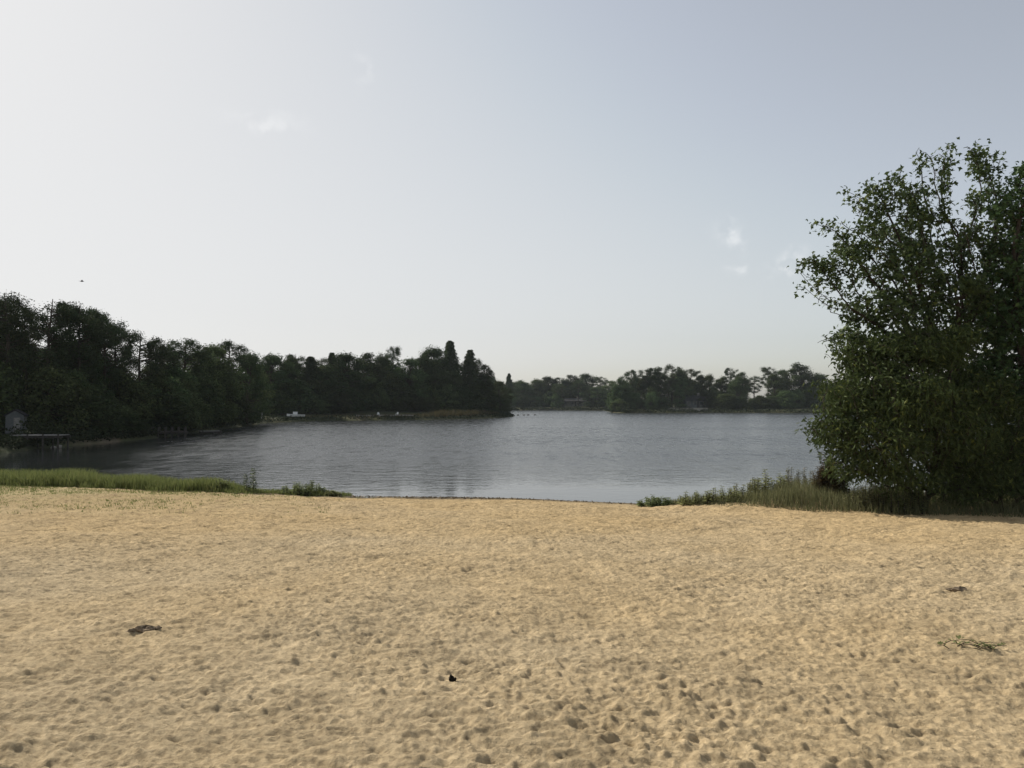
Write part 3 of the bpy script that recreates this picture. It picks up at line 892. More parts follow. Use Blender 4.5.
d = 26.3
leafy_stalks('weed_plant', X_at(247.5, d), d, [(0.62, 46, 0.13, 0, 0)], 'upright leafy weed, shorter of the pair standing out of the low left grass', 'weed', 'upright weeds by the grass', 'maple', seed=3)
leafy_stalks('weed_plant', X_at(253.5, d), d + 0.05, [(0.82, 60, 0.14, 0, 0)], 'upright leafy weed, taller of the pair standing out of the low left grass', 'weed', 'upright weeds by the grass', 'maple', seed=4)
rr = np.random.default_rng(9)


def bushy(px, d, wid, h, n, label, mat='weedleaf', seed=1, name='low_bush', leaf=0.11):
    sp = []
    g = np.random.default_rng(seed)
    for _ in range(n):
        a = g.uniform(0, 6.28); q = math.sqrt(g.random()) * wid / 2
        hh = h * (1 - 0.45 * (q / (wid / 2)) ** 2) * g.uniform(0.65, 1.1)
        sp.append((hh, int(14 + hh * 30), leaf, math.cos(a) * q, math.sin(a) * q * 0.7))
    return leafy_stalks(name, X_at(px, d), d, sp, label, 'bush', None, mat, seed)


bushy(305, 26.0, 1.35, 0.48, 34, 'isolated bushy green clump at the end of the left grass', seed=11)
bushy(332, 25.7, 0.5, 0.20, 16, 'tiny green tuft nearest the open waterline gap', seed=12, name='weed_plant')
bushy(284, 26.2, 0.4, 0.24, 9, 'wispy small clump between the upright weeds and the bushy clump', seed=13, name='weed_plant')
bushy(222, 26.6, 0.6, 0.50, 14, 'spiky weed clump left of the upright pair', seed=14, name='weed_plant')
bushy(656, 22.6, 0.95, 0.33, 34, 'small round green bush at the sand edge, first right of the open water', seed=15)
bushy(692, 22.0, 0.9, 0.42, 16, 'loose weedy clump with a few tall stems between round bush and mound', seed=16, name='weed_plant')
bushy(722, 21.6, 1.0, 0.55, 14, 'thin leaning weeds where the mound begins', seed=17, name='weed_plant')
bushy(748, 22.3, 1.0, 0.80, 18, 'upright bright weeds on the near slope of the mound', seed=18, name='weed_plant')
bushy(772, 22.6, 1.0, 0.92, 18, 'tall broad leaved weeds on top of the mound', seed=19, name='weed_plant', leaf=0.16)
bushy(800, 23.0, 1.2, 1.1, 30, 'feathery pale weeds right of the broad leaved ones', 'weeds', seed=20, name='weed_plant')
bushy(829, 21.8, 0.9, 1.25, 60, 'reddish brown shrub under the low left boughs of the bush', 'russet', seed=22, name='russet_shrub', leaf=0.13)
bushy(868, 20.2, 1.2, 0.75, 34, 'grey green weeds at the foot of the big bush', 'weeds', seed=23, name='weed_plant')
bushy(905, 19.6, 1.0, 0.85, 34, 'yellowish green weeds before the dark gap under the maple', seed=24, name='weed_plant')


# ------------------------------------------------------------------ the near trees at the right: grown by space colonisation
def grow(points, base, step, infl, kill, rng, trunk_h):
    nodes = [np.array(base, float)]; par = [-1]
    h = 0
    while h < trunk_h:
        nodes.append(nodes[-1] + np.array([rng.normal(0, 0.04), rng.normal(0, 0.04), step])); par.append(len(nodes) - 2); h += step
    pts = points.copy()
    dist = np.full(len(pts), 1e9); near = np.zeros(len(pts), int)
    start = 0
    for it in range(160):
        new = np.array(nodes[start:])
        if len(new) == 0: break
        for i0 in range(0, len(new), 400):
            D = np.linalg.norm(pts[:, None, :] - new[None, i0:i0 + 400, :], axis=2)
            k = D.argmin(1); dm = D[np.arange(len(pts)), k]
            upd = dm < dist
            dist[upd] = dm[upd]; near[upd] = k[upd] + start + i0
        alive = dist > kill
        pts, dist, near = pts[alive], dist[alive], near[alive]
        if len(pts) == 0: break
        start = len(nodes)
        act = dist < infl
        if not act.any():
            act = dist < dist.min() + step
        grown = 0
        order = np.argsort(near[act], kind='stable')
        nn = near[act][order]; pp = pts[act][order]
        uniq, idx = np.unique(nn, return_index=True)
        for u, seg in zip(uniq, np.split(pp, idx[1:])):
            v = seg - nodes[u]; v = (v / (np.linalg.norm(v, axis=1)[:, None] + 1e-9)).sum(0)
            v = v / (np.linalg.norm(v) + 1e-9) + rng.normal(0, 0.12, 3); v /= np.linalg.norm(v) + 1e-9
            q = nodes[u] + v * step
            nodes.append(q); par.append(int(u)); grown += 1
        if grown == 0: break
        # forget points that make branches dither in place
        if len(nodes) > 6500: break
    return np.array(nodes), np.array(par)


def branch_mesh(nodes, par, r_tip, r_base, mat):
    n = len(nodes)
    load = np.zeros(n); kids = np.zeros(n, int)
    for i in range(n - 1, 0, -1):
        if kids[i] == 0: load[i] = 1
        load[par[i]] += load[i]; kids[par[i]] += 1
    rad = r_tip * np.maximum(load, 1) ** 0.5
    rad = np.minimum(rad * 1.0, r_base)
    mb = MB()
    used = np.zeros(n, bool)
    childs = [[] for _ in range(n)]
    for i in range(1, n): childs[par[i]].append(i)
    stack = [(0, [])]
    while stack:
        i, pre = stack.pop()
        chain = pre + [i]
        while childs[i]:
            cs = sorted(childs[i], key=lambda c: -load[c])
            for c in cs[1:]: stack.append((c, [i]))
            i = cs[0]; chain.append(i)
        if len(chain) > 1:
            rr = [rad[k] for k in chain]
            if pre: rr[0] = rr[1]
            mb.tube([nodes[k] for k in chain], rr, 6 if rr[0] > 0.03 else 4)
    return mb, kids, load


LOBED = None


def leaf_geo(P, U, Nn, size, shape, rng):
    """real leaf outlines: P base, U direction towards tip, Nn face normal"""
    U = U / (np.linalg.norm(U, axis=1)[:, None] + 1e-9)
    S = np.cross(Nn, U); S /= np.linalg.norm(S, axis=1)[:, None] + 1e-9
    Nn = np.cross(U, S)
    if shape == 'lobed':
        T = np.array([[0, 0, 0], [0.30, -0.12, .03], [0.28, -0.52, -.05], [0.52, -0.20, .02], [1.0, 0, -0.12], [0.52, 0.20, .02], [0.28, 0.52, -.05], [0.30, 0.12, .03]])
        Fc = np.array([[0, 2, 3, 1], [1, 3, 4, 5], [1, 5, 7, 0], [7, 5, 6, 0]])
        Fc = np.array([[0, 2, 3, 4], [0, 4, 5, 6]])
    else:
        T = np.array([[0, 0, 0], [0.45, -0.17, .03], [1.0, 0, -0.22], [0.45, 0.17, .03]])
        Fc = np.array([[0, 1, 2, 3]])
    s = size[:, None, None]
    V = P[:, None, :] + s * (T[None, :, 0:1] * U[:, None, :] + T[None, :, 1:2] * S[:, None, :] + T[None, :, 2:3] * Nn[:, None, :])
    n = len(P)
    Q = (np.arange(n)[:, None, None] * len(T) + Fc[None]).reshape(-1, 4)
    return V.reshape(-1, 3), Q


def near_tree(name, base, env, n_pts, trunk_h, leaf_size, per, shape, lmat, label, cat, seed, spread=0.16, r_base=0.2, step=0.2, bark='bark', droop=0.3, infl=1.4, keep=1.0):
    """env(rng, n) gives points of the crown volume in world space"""
    rng = np.random.default_rng(seed)
    pts = env(rng, n_pts * 3)
    nodes, par = grow(pts, base, step, infl, step * 1.25, rng, trunk_h)
    mb, kids, load = branch_mesh(nodes, par, 0.0065, r_base, M[bark])
    tw = np.where((load <= 9) & (np.arange(len(nodes)) > 6))[0]
    base = np.array(base)
    if keep < 1: tw = tw[rng.random(len(tw)) < keep]
    k = rng.poisson(per / max(keep, 0.42), len(tw)) + 1
    idx = np.repeat(tw, k)
    d = nodes[idx] - nodes[par[idx]]
    P = nodes[idx] - d * rng.random((len(idx), 1)) + rng.normal(0, spread, (len(idx), 3)) * np.array([1, 1, 0.75])
    P[:, 2] = np.maximum(P[:, 2], base[2] + 0.12)
    U = d / (np.linalg.norm(d, axis=1)[:, None] + 1e-9) * 0.5 + rng.normal(0, 0.7, (len(idx), 3)) + np.array([0, 0, -droop])
    Nn = rng.normal(0, 0.55, (len(idx), 3)) + np.array([-0.15, -0.1, 0.8])
    V, Q = leaf_geo(P, U, Nn, leaf_size * rng.uniform(0.65, 1.2, len(idx)), shape, rng)
    r = empty(name, tuple(base))
    off = base
    mb.v = [tuple(np.array(v) - off) for v in mb.v]
    mb.build('trunk', M[bark], r, True)
    link(bpy.data.objects.new('crown', mesh_np('crown', V - off, Q, M[lmat])), r)
    tag(r, label, cat)
    print(name, 'nodes', len(nodes), 'leaves', len(idx))
    return r


def blob_env(blobs, clump=0.0):
    """crown volume as a set of overlapping lobes (centre, radii), sampled in clusters so that gaps stay between the boughs"""
    def f(rng, n):
        vol = np.array([b[1][0] * b[1][1] * b[1][2] for b in blobs]); pr = vol ** 0.8; pr /= pr.sum()
        out = []
        for i, (c, r) in enumerate(blobs):
            m = max(8, int(n * pr[i]))
            d = rng.standard_normal((m, 3)); d /= np.linalg.norm(d, axis=1)[:, None]
            q = rng.uniform(0.15, 1.0, m) ** 0.5
            out.append(np.array(c) + d * q[:, None] * np.array(r))
        return np.concatenate(out)
    return f


def B(px, py, d, rx, ry, rz):
    """lobe of a crown: seen at px, py at distance d"""
    return ((X_at(px, d), d, EYE + (HORIZON - py) / F * d), (rx, ry, rz))


D = 21.5
mx, my = X_at(952, D), D
maple_blobs = [B(923, 150, D, 0.22, 0.25, 0.25), B(952, 143, D, 0.2, 0.2, 0.22), B(966, 150, D, 0.15, 0.2, 0.28), B(982, 150, D, 0.22, 0.25, 0.3), B(870, 182, D, 0.25, 0.25, 0.2), B(848, 190, D, 0.2, 0.2, 0.12), B(905, 170, D, 0.25, 0.25, 0.2),
    B(815, 222, D - .6, 0.16, 0.2, 0.12), B(804, 268, D - .7, 0.2, 0.2, 0.2), B(818, 300, D - .7, 0.25, 0.25, 0.15),
    B(940, 168, D, 0.55, 0.6, 0.5), B(926, 205, D, 0.75, 0.8, 0.6), B(990, 165, D + .5, 0.45, 0.5, 0.45), B(995, 200, D + .3, 0.7, 0.8, 0.6),
    B(888, 190, D - .2, 0.75, 0.7, 0.45), B(905, 225, D, 0.9, 1.0, 0.6), B(868, 205, D - .4, 0.5, 0.5, 0.35),
    B(862, 240, D - .5, 0.75, 0.8, 0.5), B(843, 228, D - .5, 0.4, 0.4, 0.3), B(826, 226, D - .6, 0.3, 0.3, 0.2),
    B(950, 245, D, 1.2, 1.2, 0.8), B(1000, 245, D, 1.1, 1.1, 0.8), B(900, 270, D - .4, 1.1, 1.1, 0.7), B(845, 265, D - .6, 0.6, 0.7, 0.45),
    B(820, 262, D - .7, 0.45, 0.4, 0.3), B(810, 285, D - .7, 0.3, 0.3, 0.25), B(840, 300, D - .6, 0.6, 0.7, 0.4), B(880, 310, D - .5, 1.0, 1.0, 0.6),
    B(950, 300, D, 1.5, 1.5, 0.9), B(1010, 300, D, 1.2, 1.3, 0.9), B(845, 335, D - .8, 0.55, 0.6, 0.25), B(822, 343, D - .8, 0.35, 0.35, 0.12),
    B(900, 350, D - .4, 1.2, 1.2, 0.7), B(970, 355, D + .3, 1.5, 1.5, 0.9), B(840, 362, D - .5, 0.35, 0.4, 0.15),
]
near_tree('maple_tree', (mx, my, float(beach_z(np.array(mx), np.array(my))) - 0.1), blob_env(maple_blobs), 2600, 1.6, 0.13, 7.0, 'lobed', 'maple',
          'tall airy maple with ragged crown rising over the mound of weeds', 'tree', 31, spread=0.115, r_base=0.15, step=0.15, keep=0.36)

D = 20.5
ex, ey = X_at(1052, D), D
edge_blobs = [B(1040, 185, D, 0.8, 0.8, 0.6), B(1015, 205, D, 0.6, 0.6, 0.5), B(1070, 220, D, 1.2, 1.2, 0.8), B(1020, 260, D, 0.9, 1.0, 0.7), B(1080, 290, D, 1.5, 1.4, 1.0),
              B(1025, 320, D, 1.1, 1.1, 0.9), B(1000, 380, D, 1.0, 1.0, 0.8), B(1060, 390, D, 1.6, 1.5, 1.0), B(1100, 360, D, 1.3, 1.3, 1.1), B(1030, 450, D, 1.3, 1.1, 0.9)]
near_tree('maple_tree', (ex, ey, float(beach_z(np.array(ex), np.array(ey))) - 0.1), blob_env(edge_blobs), 2600, 1.4, 0.12, 10, 'lobed', 'maple',
          'dark leafy tree cut by the right frame edge beside the airy maple', 'tree', 32, spread=0.13, r_base=0.14, step=0.16, keep=0.5)

D = 20.2
bx, by = X_at(925, D), D
bush_blobs = [B(870, 355, D, 0.9, 0.9, 0.5), B(925, 345, D, 1.0, 1.0, 0.6), B(850, 395, D - .2, 0.8, 0.9, 0.55), B(905, 395, D - .5, 1.2, 1.2, 0.7), B(835, 430, D - .2, 0.7, 0.8, 0.45),
              B(820, 425, D, 0.4, 0.4, 0.28), B(880, 440, D - .6, 1.1, 1.1, 0.7), B(850, 465, D - .2, 0.65, 0.7, 0.4), B(940, 430, D - .4, 1.2, 1.2, 0.9), B(905, 475, D - .4, 0.9, 0.9, 0.5),
              B(975, 400, D, 1.0, 1.0, 0.8), B(970, 470, D, 1.0, 1.0, 0.7), B(835, 385, D, 0.35, 0.4, 0.2)]
near_tree('leafy_bush', (bx, by, float(beach_z(np.array(bx), np.array(by))) - 0.1), blob_env(bush_blobs), 3400, 0.4, 0.15, 15, 'long', 'sumac',
          'dense spreading bush with drooping narrow leaves in front of the airy maple', 'bush', 33, spread=0.16, r_base=0.08, step=0.15, droop=0.5, keep=0.55)

D = 19.9
cx, cy = X_at(1000, D), D
sb = [B(985, 470, D, 0.9, 0.8, 0.7), B(1020, 440, D, 0.9, 0.8, 0.8), B(1045, 480, D, 1.1, 0.9, 0.6), B(955, 490, D, 0.6, 0.6, 0.4)]
near_tree('leafy_bush', (cx, cy, float(beach_z(np.array(cx), np.array(cy))) - 0.1), blob_env(sb), 1300, 0.3, 0.13, 16, 'long', 'sumac',
          'low shadowy bush at the sand edge under the right edge tree', 'bush', 34, spread=0.17, r_base=0.05, step=0.15, droop=0.4)


# ------------------------------------------------------------------ docks, boats and houses round the lake
def at_ground(px, d): return X_at(px, d), d, ground_z(X_at(px, d), d)


# grey lakeside shed
x, y, z = at_ground(17, 57)
sh = empty('lake_shed', (x, y, 0.85), 0.35); sh.scale = (0.62, 0.62, 0.72); tag(sh, 'small grey shed half hidden by trees at the far left bank', 'shed')
m = MB(); m.box(-0.9, 0.9, -0.9, 0.9, 0, 1.75)
m.add([(-0.9, -0.9, 1.75), (0.9, -0.9, 1.75), (0, -0.9, 2.25)], [(0, 1, 2)]); m.add([(-0.9, 0.9, 1.75), (0.9, 0.9, 1.75), (0, 0.9, 2.25)], [(1, 0, 2)])
for k in range(9): m.box(-0.915, 0.915, -0.93, -0.90, 0.04 + k * 0.19, 0.20 + k * 0.19)
m.build('wall', M['siding'], sh)
m = MB()
for s in (-1, 1):
    m.add([(0, -1.05, 2.30), (s * 1.1, -1.05, 1.68), (s * 1.1, 1.05, 1.68), (0, 1.05, 2.30)], [(0, 1, 2, 3)])
    m.add([(0, -1.05, 2.38), (s * 1.1, -1.05, 1.76), (s * 1.1, 1.05, 1.76), (0, 1.05, 2.38)], [(0, 3, 2, 1)])
    m.add([(0, -1.05, 2.30), (s * 1.1, -1.05, 1.68), (s * 1.1, -1.05, 1.76), (0, -1.05, 2.38)], [(0, 1, 2, 3)])
m.build('roof', M['roof'], sh)
m = MB(); m.box(-0.1, 0.55, -0.96, -0.935, 0.05, 1.55); m.build('door', M['greywood'], sh)


def dock(name, x, y, z, length, width, rz, label, mat='greywood', rail=False, piles=4, drop=1.4, rise=0.1):
    r = empty(name, (x, y, z), rz); tag(r, label, 'dock')
    m = MB()
    n = int(length / 0.16)
    for k in range(n): m.box(-length / 2 + k * 0.16, -length / 2 + k * 0.16 + 0.145, -width / 2, width / 2, 0, 0.04)
    m.build('deck', M[mat], r)
    for s in (-1, 1):
        b_ = MB(); b_.box(-length / 2, length / 2, s * width / 2 * 0.8 - 0.04, s * width / 2 * 0.8 + 0.04, -0.16, -0.003); b_.build('beam', M['darkwood'], r)
    for k in range(piles):
        for s in (-1, 1):
            px_ = -length / 2 + 0.2 + (length - 0.4) * k / max(1, piles - 1)
            p = MB(); p.tube([(px_, s * (width / 2 - 0.02), -drop), (px_, s * (width / 2 - 0.02), rise if not rail else 0.62)], [0.06, 0.055], 8)
            p.build('post', M['darkwood' if not rail else 'greywood'], r)
    if rail:
        m = MB(); m.box(-length / 2 + 0.15, length / 2 - 0.15, width / 2 - 0.07, width / 2 - 0.03, 0.46, 0.54); m.build('rail', M['greywood'], r)
    return r


x, y = W(41, 434.6, 0.93); dock('lake_dock', x, y, 0.88, 3.3, 1.3, 0.05, 'pale grey lakeside dock on dark piles at the far left bank')
x, y = W(166, 431, 0.55); dock('lake_dock', x, y, 0.50, 3.6, 1.1, 0.3, 'small dark dock with a row of short posts under the ragged pine', 'darkwood', False, 7, 1.2, 0.42)
x, y = W(211, 431.5, 0.25); dock('lake_dock', x, y, 0.28, 2.0, 1.2, 0.5, 'low pale landing stage beyond the railed dock', 'greywood', False, 2, 0.8)
x, y = W(327, 419.2, 0.25); dock('lake_dock', x, y, 0.28, 2.6, 1.2, 0.1, 'low pale landing stage below the sandy bank woods', 'greywood', False, 2, 0.8)
x, y = W(548, 409.8, 0.3); dock('lake_dock', x, y, 0.35, 6.5, 2.0, 0.1, 'long low dark dock on the far shore', 'darkwood', False, 3, 0.8)


def rock(px, py, z, r, label, seed, grp=None, mat='rock', name='rock', flat=0.7):
    x, y = W(px, py, z)
    g = np.random.default_rng(seed)
    mb = MB(); nu, nv = 10, 6
    ph = g.uniform(0, 6.28, 6)
    for j in range(nv + 1):
        for i in range(nu):
            th = math.pi * j / nv; a = 2 * math.pi * i / nu
            q = r * (1 + 0.18 * math.sin(2 * a + ph[0]) * math.sin(th) + 0.14 * math.sin(3 * th + ph[1]) + 0.1 * math.sin(3 * a + 2 * th + ph[2]))
            mb.v.append((q * math.sin(th) * math.cos(a) * 1.25, q * math.sin(th) * math.sin(a), q * math.cos(th) * flat))
    for j in range(nv):
        for i in range(nu):
            a = j * nu + i; b = j * nu + (i + 1) % nu
            mb.f.append((a, a + nu, b + nu, b))
    o = mb.build(name, M[mat], None, True)
    o.location = (x, y, z); o.rotation_euler = (0, 0, g.uniform(0, 3))
    tag(o, label, 'rock', grp)
    return o


rock(60.5, 446.6, 0.1, 0.16, 'pale round rock in the shallows below the grey dock', 1)
rock(54, 447.2, 0.05, 0.12, 'smaller darker rock left of the pale round one below the grey dock', 2)
for i, px in enumerate((518, 524, 528, 535)):
    rock(px, 415.2 - i * 0.1, 0.08, 0.26 - 0.03 * (i % 2), 'dark stone barely showing in the water off the tip of the point', 40 + i, 'stones off the point', 'darkwood')


def boat(px, py, L_, wd, rz, label, z=0.0, cabin=False, d=None):
    if d is None: x, y = W(px, py, z)
    else: x, y = X_at(px, d), d
    r = empty('rowing_boat' if not cabin else 'motor_boat', (x, y, z), rz); tag(r, label, 'boat')
    mb = MB(); n = 9
    for k in range(n):
        t = k / (n - 1); hw = wd / 2 * (1 - (max(0, t - 0.35) / 0.65) ** 2.2) + 0.02
        xx = (t - 0.5) * L_; sh = 0.38 + 0.16 * t * t; kz = 0.02 + 0.22 * max(0, t - 0.75) * 2
        mb.v += [(xx, -hw, sh), (xx, -hw * 0.72, kz + 0.06), (xx, 0, kz), (xx, hw * 0.72, kz + 0.06), (xx, hw, sh), (xx, hw * 0.88, sh - 0.02), (xx, 0, kz + 0.12), (xx, -hw * 0.88, sh - 0.02)]
    for k in range(n - 1):
        for i in range(8):
            a = k * 8 + i; b = k * 8 + (i + 1) % 8
            mb.f.append((a, a + 8, b + 8, b))
    mb.f.append((0, 1, 2, 3, 4, 5, 6, 7)); mb.f.append(tuple((n - 1) * 8 + i for i in range(7, -1, -1)))
    mb.build('hull', M['white'], r)
    for t in ((0.3, 0.62) if not cabin else (0.2,)):
        s = MB(); s.box((t - 0.5) * L_ - 0.12, (t - 0.5) * L_ + 0.12, -wd * 0.42, wd * 0.42, 0.27, 0.31); s.build('seat', M['greywood'], r)
    if cabin:
        c = MB(); c.box(-0.25, 0.45, -wd * 0.3, wd * 0.3, 0.2, 0.85); c.build('console', M['white'], r)
        c = MB(); c.add([(0.46, -wd * 0.32, 0.86), (0.46, wd * 0.32, 0.86), (0.22, wd * 0.30, 1.2), (0.22, -wd * 0.30, 1.2), (0.43, -wd * 0.32, 0.86), (0.43, wd * 0.32, 0.86), (0.19, wd * 0.30, 1.2), (0.19, -wd * 0.30, 1.2)],
                        [(0, 1, 2, 3), (7, 6, 5, 4), (0, 3, 7, 4), (1, 5, 6, 2), (3, 2, 6, 7)])
        c.build('windscreen', M['glass'], r)
    return r


d = 132.5; x = X_at(296, d)
boat(296, 0, 2.9, 1.2, math.pi + 0.2, 'small white motor boat drawn up on the sandy bank', ground_z(x, d) + 0.05, True, d)
boat(718.5, 411.6, 3.4, 1.4, 0.3, 'white rowing boat at the edge of the right hand bank', 0.0)
boat(769, 412.6, 4.0, 1.5, 0.05, 'long white boat moored under the layered pine', 0.0)

# white posts on the bank
for i, px in enumerate((254.5, 258, 262)):
    d = 122 + i; x, y, z = at_ground(px, d)
    m = MB(); m.tube([(0, 0, -0.2), (0, 0, 0.85)], [0.09, 0.09], 8); m.tube([(0, 0, 0.85), (0, 0, 0.9), (0, 0, 0.98)], [0.12, 0.12, 0.02], 8)
    o = m.build('white_post', M['white']); o.location = (x, y, z)
    tag(o, ['white wooden post, first of three left of the bank boat', 'white wooden post, middle one of three left of the bank boat', 'white wooden post, closest of three to the bank boat'][i], 'post', 'white posts on the bank')


def lawn_chair(px, d, rz, label):
    x, y, z = at_ground(px, d)
    r = empty('lawn_chair', (x, y, z), rz); r.scale = (0.55, 0.55, 0.55); tag(r, label, 'chair', 'white lawn chairs on the bank')
    m = MB()
    for k in range(5): m.box(-0.3 + k * 0.125, -0.3 + k * 0.125 + 0.11, -0.3, 0.3, 0.32, 0.35)
    m.build('seat', M['white'], r)
    m = MB()
    for k in range(5):
        x0 = -0.3 + k * 0.125; t = 1.0 + 0.06 * (2 - abs(k - 2))
        m.add([(x0, 0.28, 0.33), (x0 + 0.11, 0.28, 0.33), (x0 + 0.11, 0.55, t), (x0, 0.55, t), (x0, 0.31, 0.33), (x0 + 0.11, 0.31, 0.33), (x0 + 0.11, 0.58, t), (x0, 0.58, t)],
              [(0, 1, 2, 3), (7, 6, 5, 4), (0, 3, 7, 4), (1, 5, 6, 2), (3, 2, 6, 7)])
    m.build('backrest', M['white'], r)
    for s in (-1, 1):
        m = MB(); m.box(s * 0.38 - 0.07, s * 0.38 + 0.07, -0.35, 0.4, 0.55, 0.58); m.build('armrest', M['white'], r)
        for yy in (-0.28, 0.3):
            m = MB(); m.box(s * 0.36 - 0.04, s * 0.36 + 0.04, yy - 0.04, yy + 0.04, -0.05, 0.547); m.build('leg', M['white'], r)


lawn_chair(378.5, 143.5, 0.3, 'white lawn chair on the sandy bank below the wide domed tree')
lawn_chair(397, 145, -0.4, 'white lawn chair on the sandy bank below the isolated pine')


def house(px, d, Lx, Ly, hw, hr, rz, label, wall='cream', porch=True, zoff=0.0):
    x, y, z = at_ground(px, d)
    r = empty('lake_house', (x, y, z + zoff), rz); tag(r, label, 'house')
    m = MB(); m.box(-Lx / 2, Lx / 2, -Ly / 2, Ly / 2, -0.4, hw)
    for s in (-1, 1):
        X_ = s * Lx / 2
        m.add([(X_, -Ly / 2, hw), (X_, Ly / 2, hw), (X_, 0, hw + hr - 0.12)], [(0, 1, 2) if s > 0 else (1, 0, 2)])
    m.build('wall', M[wall], r)
    m = MB(); o_ = 0.45
    for s in (-1, 1):
        e = s * (Ly / 2 + o_)
        zl = hw - o_ * hr / (Ly / 2)
        top = [(-Lx / 2 - o_, 0, hw + hr + .06), (Lx / 2 + o_, 0, hw + hr + .06), (Lx / 2 + o_, e, zl + .06), (-Lx / 2 - o_, e, zl + .06)]
        bot = [(p[0], p[1], p[2] - 0.16) for p in top]
        m.add(top + bot, [(0, 1, 2, 3) if s < 0 else (3, 2, 1, 0), (7, 6, 5, 4) if s < 0 else (4, 5, 6, 7), (3, 2, 6, 7), (1, 5, 6, 2), (0, 3, 7, 4)])
    rf = m.build('roof', M['roof'], r)
    m = MB(); m.box(Lx * 0.2, Lx * 0.2 + 0.7, -0.3, 0.3, hw + hr * 0.6, hw + hr + 0.7); m.build('chimney', M['rock'], rf)
    for k in range(3):
        wx = -Lx * 0.35 + k * Lx * 0.3
        m = MB(); m.box(wx - 0.6, wx + 0.6, -Ly / 2 - 0.05, -Ly / 2 - 0.003, 0.85, 2.15); w_ = m.build('window', M['greywood'], r)
        m = MB(); m.box(wx - 0.5, wx + 0.5, -Ly / 2 - 0.07, -Ly / 2 - 0.053, 0.95, 2.05); m.build('pane', M['glass'], w_)
    m = MB(); m.box(Lx * 0.1 - 0.45, Lx * 0.1 + 0.45, -Ly / 2 - 0.05, -Ly / 2 - 0.003, 0.0, 2.05); m.build('door', M['roof'], r)
    if porch:
        pr = MB(); pr.box(-Lx / 2, Lx / 2, -Ly / 2 - 2.2, -Ly / 2 - 0.5, hw - 0.28, hw - 0.05); pr.build('porch_roof', M['roof'], r)
        for k in range(6):
            c = MB(); cx_ = -Lx / 2 + 0.2 + (Lx - 0.4) * k / 5
            c.tube([(cx_, -Ly / 2 - 2.05, -0.2), (cx_, -Ly / 2 - 2.05, hw - 0.283)], [0.16, 0.14], 10); c.build('column', M['greywood'], r)
    return r


house(572, 350, 11, 7, 2.3, 1.2, 0.08, 'pale house with a white columned porch under the far shore trees')
house(548, 352, 5.5, 5, 2.2, 1.2, -0.2, 'small house with a dark low roof left of the pale far house', 'siding', False)
house(693, 262, 7, 6, 2.5, 1.6, 0.1, 'grey cottage in shade behind the pale retaining wall', 'siding', False)

# pale retaining walls at the water's edge
def low_wall(px0, px1, d0, d1, h, label, mat='rock'):
    x0, x1 = X_at(px0, d0), X_at(px1, d1)
    L_ = math.hypot(x1 - x0, d1 - d0); a = math.atan2(d1 - d0, x1 - x0)
    z = min(ground_z(x0, d0), ground_z(x1, d1))
    m = MB(); n = max(3, int(L_ / 0.9)); g = np.random.default_rng(int(px0))
    for row in range(2):
        k0 = 0.0
        while k0 < L_ - 0.3:
            w = min(g.uniform(0.6, 1.3), L_ - k0); dz = g.uniform(-0.03, 0.03)
            m.box(k0, k0 + w - 0.03, -0.2 + g.uniform(-.03, .03), 0.2, -0.3 + row * (h / 2 + 0.3), row * h / 2 + h / 2 + dz * row - 0.005)
            k0 += w
    o = m.build('retaining_wall', M[mat]); o.location = (x0, d0, z); o.rotation_euler = (0, 0, a)
    tag(o, label, 'wall')


low_wall(668, 708, 247, 248, 0.8, 'pale low retaining wall along the right hand bank')
low_wall(356, 418, 141, 143.5, 0.35, 'low pale stone edging along the sandy bank')

# tiny bird in the sky
def bird():
    d = 70.0
    r = empty('bird', (X_at(80.5, d), d, EYE + (HORIZON - 281) / F * d), 0.6)
    tag(r, 'tiny dark bird in flight above the left bank pines', 'bird')
    m = MB(); m.tube([(-0.16, 0, 0.01), (-0.10, 0, 0), (0, 0, 0), (0.09, 0, 0.01), (0.13, 0, 0.02), (0.17, 0, 0.015)], [0.008, 0.03, 0.045, 0.035, 0.025, 0.004], 8)
    for s in (-1, 1):
        v = [(0.06, 0, 0.02), (-0.06, 0, 0.02), (-0.05, s * 0.14, 0.09), (0.05, s * 0.14, 0.10), (-0.06, s * 0.30, 0.05), (-0.02, s * 0.31, 0.055)]
        v2 = [(a, b, c + 0.012) for a, b, c in v]
        m.add(v + v2, [(0, 1, 2, 3), (3, 2, 4, 5), (9, 8, 7, 6), (11, 10, 8, 9), (1, 7, 8, 2), (2, 8, 10, 4), (0, 3, 9, 6), (3, 5, 11, 9), (5, 4, 10, 11)])
    m.add([(-0.13, 0.015, 0.01), (-0.13, -0.015, 0.01), (-0.26, -0.05, 0.01), (-0.26, 0.05, 0.01), (-0.13, 0.015, 0.02), (-0.13, -0.015, 0.02), (-0.26, -0.05, 0.016), (-0.26, 0.05, 0.016)],
          [(0, 1, 2, 3), (7, 6, 5, 4), (2, 6, 7, 3), (1, 5, 6, 2), (0, 3, 7, 4)])
    m.build('body', M['char'], r)


bird()


# ------------------------------------------------------------------ things lying on the sand
def on_sand(px, py):
    """point of the beach seen at px, py"""
    d = 3.0
    for _ in range(60):
        z = float(beach_z(np.array(X_at(px, d)), np.array(d)))
        d = d * 0.5 + 0.5 * (EYE - z) * F / (py - HORIZON)
    return X_at(px, d), d, sand_top(X_at(px, d), d)


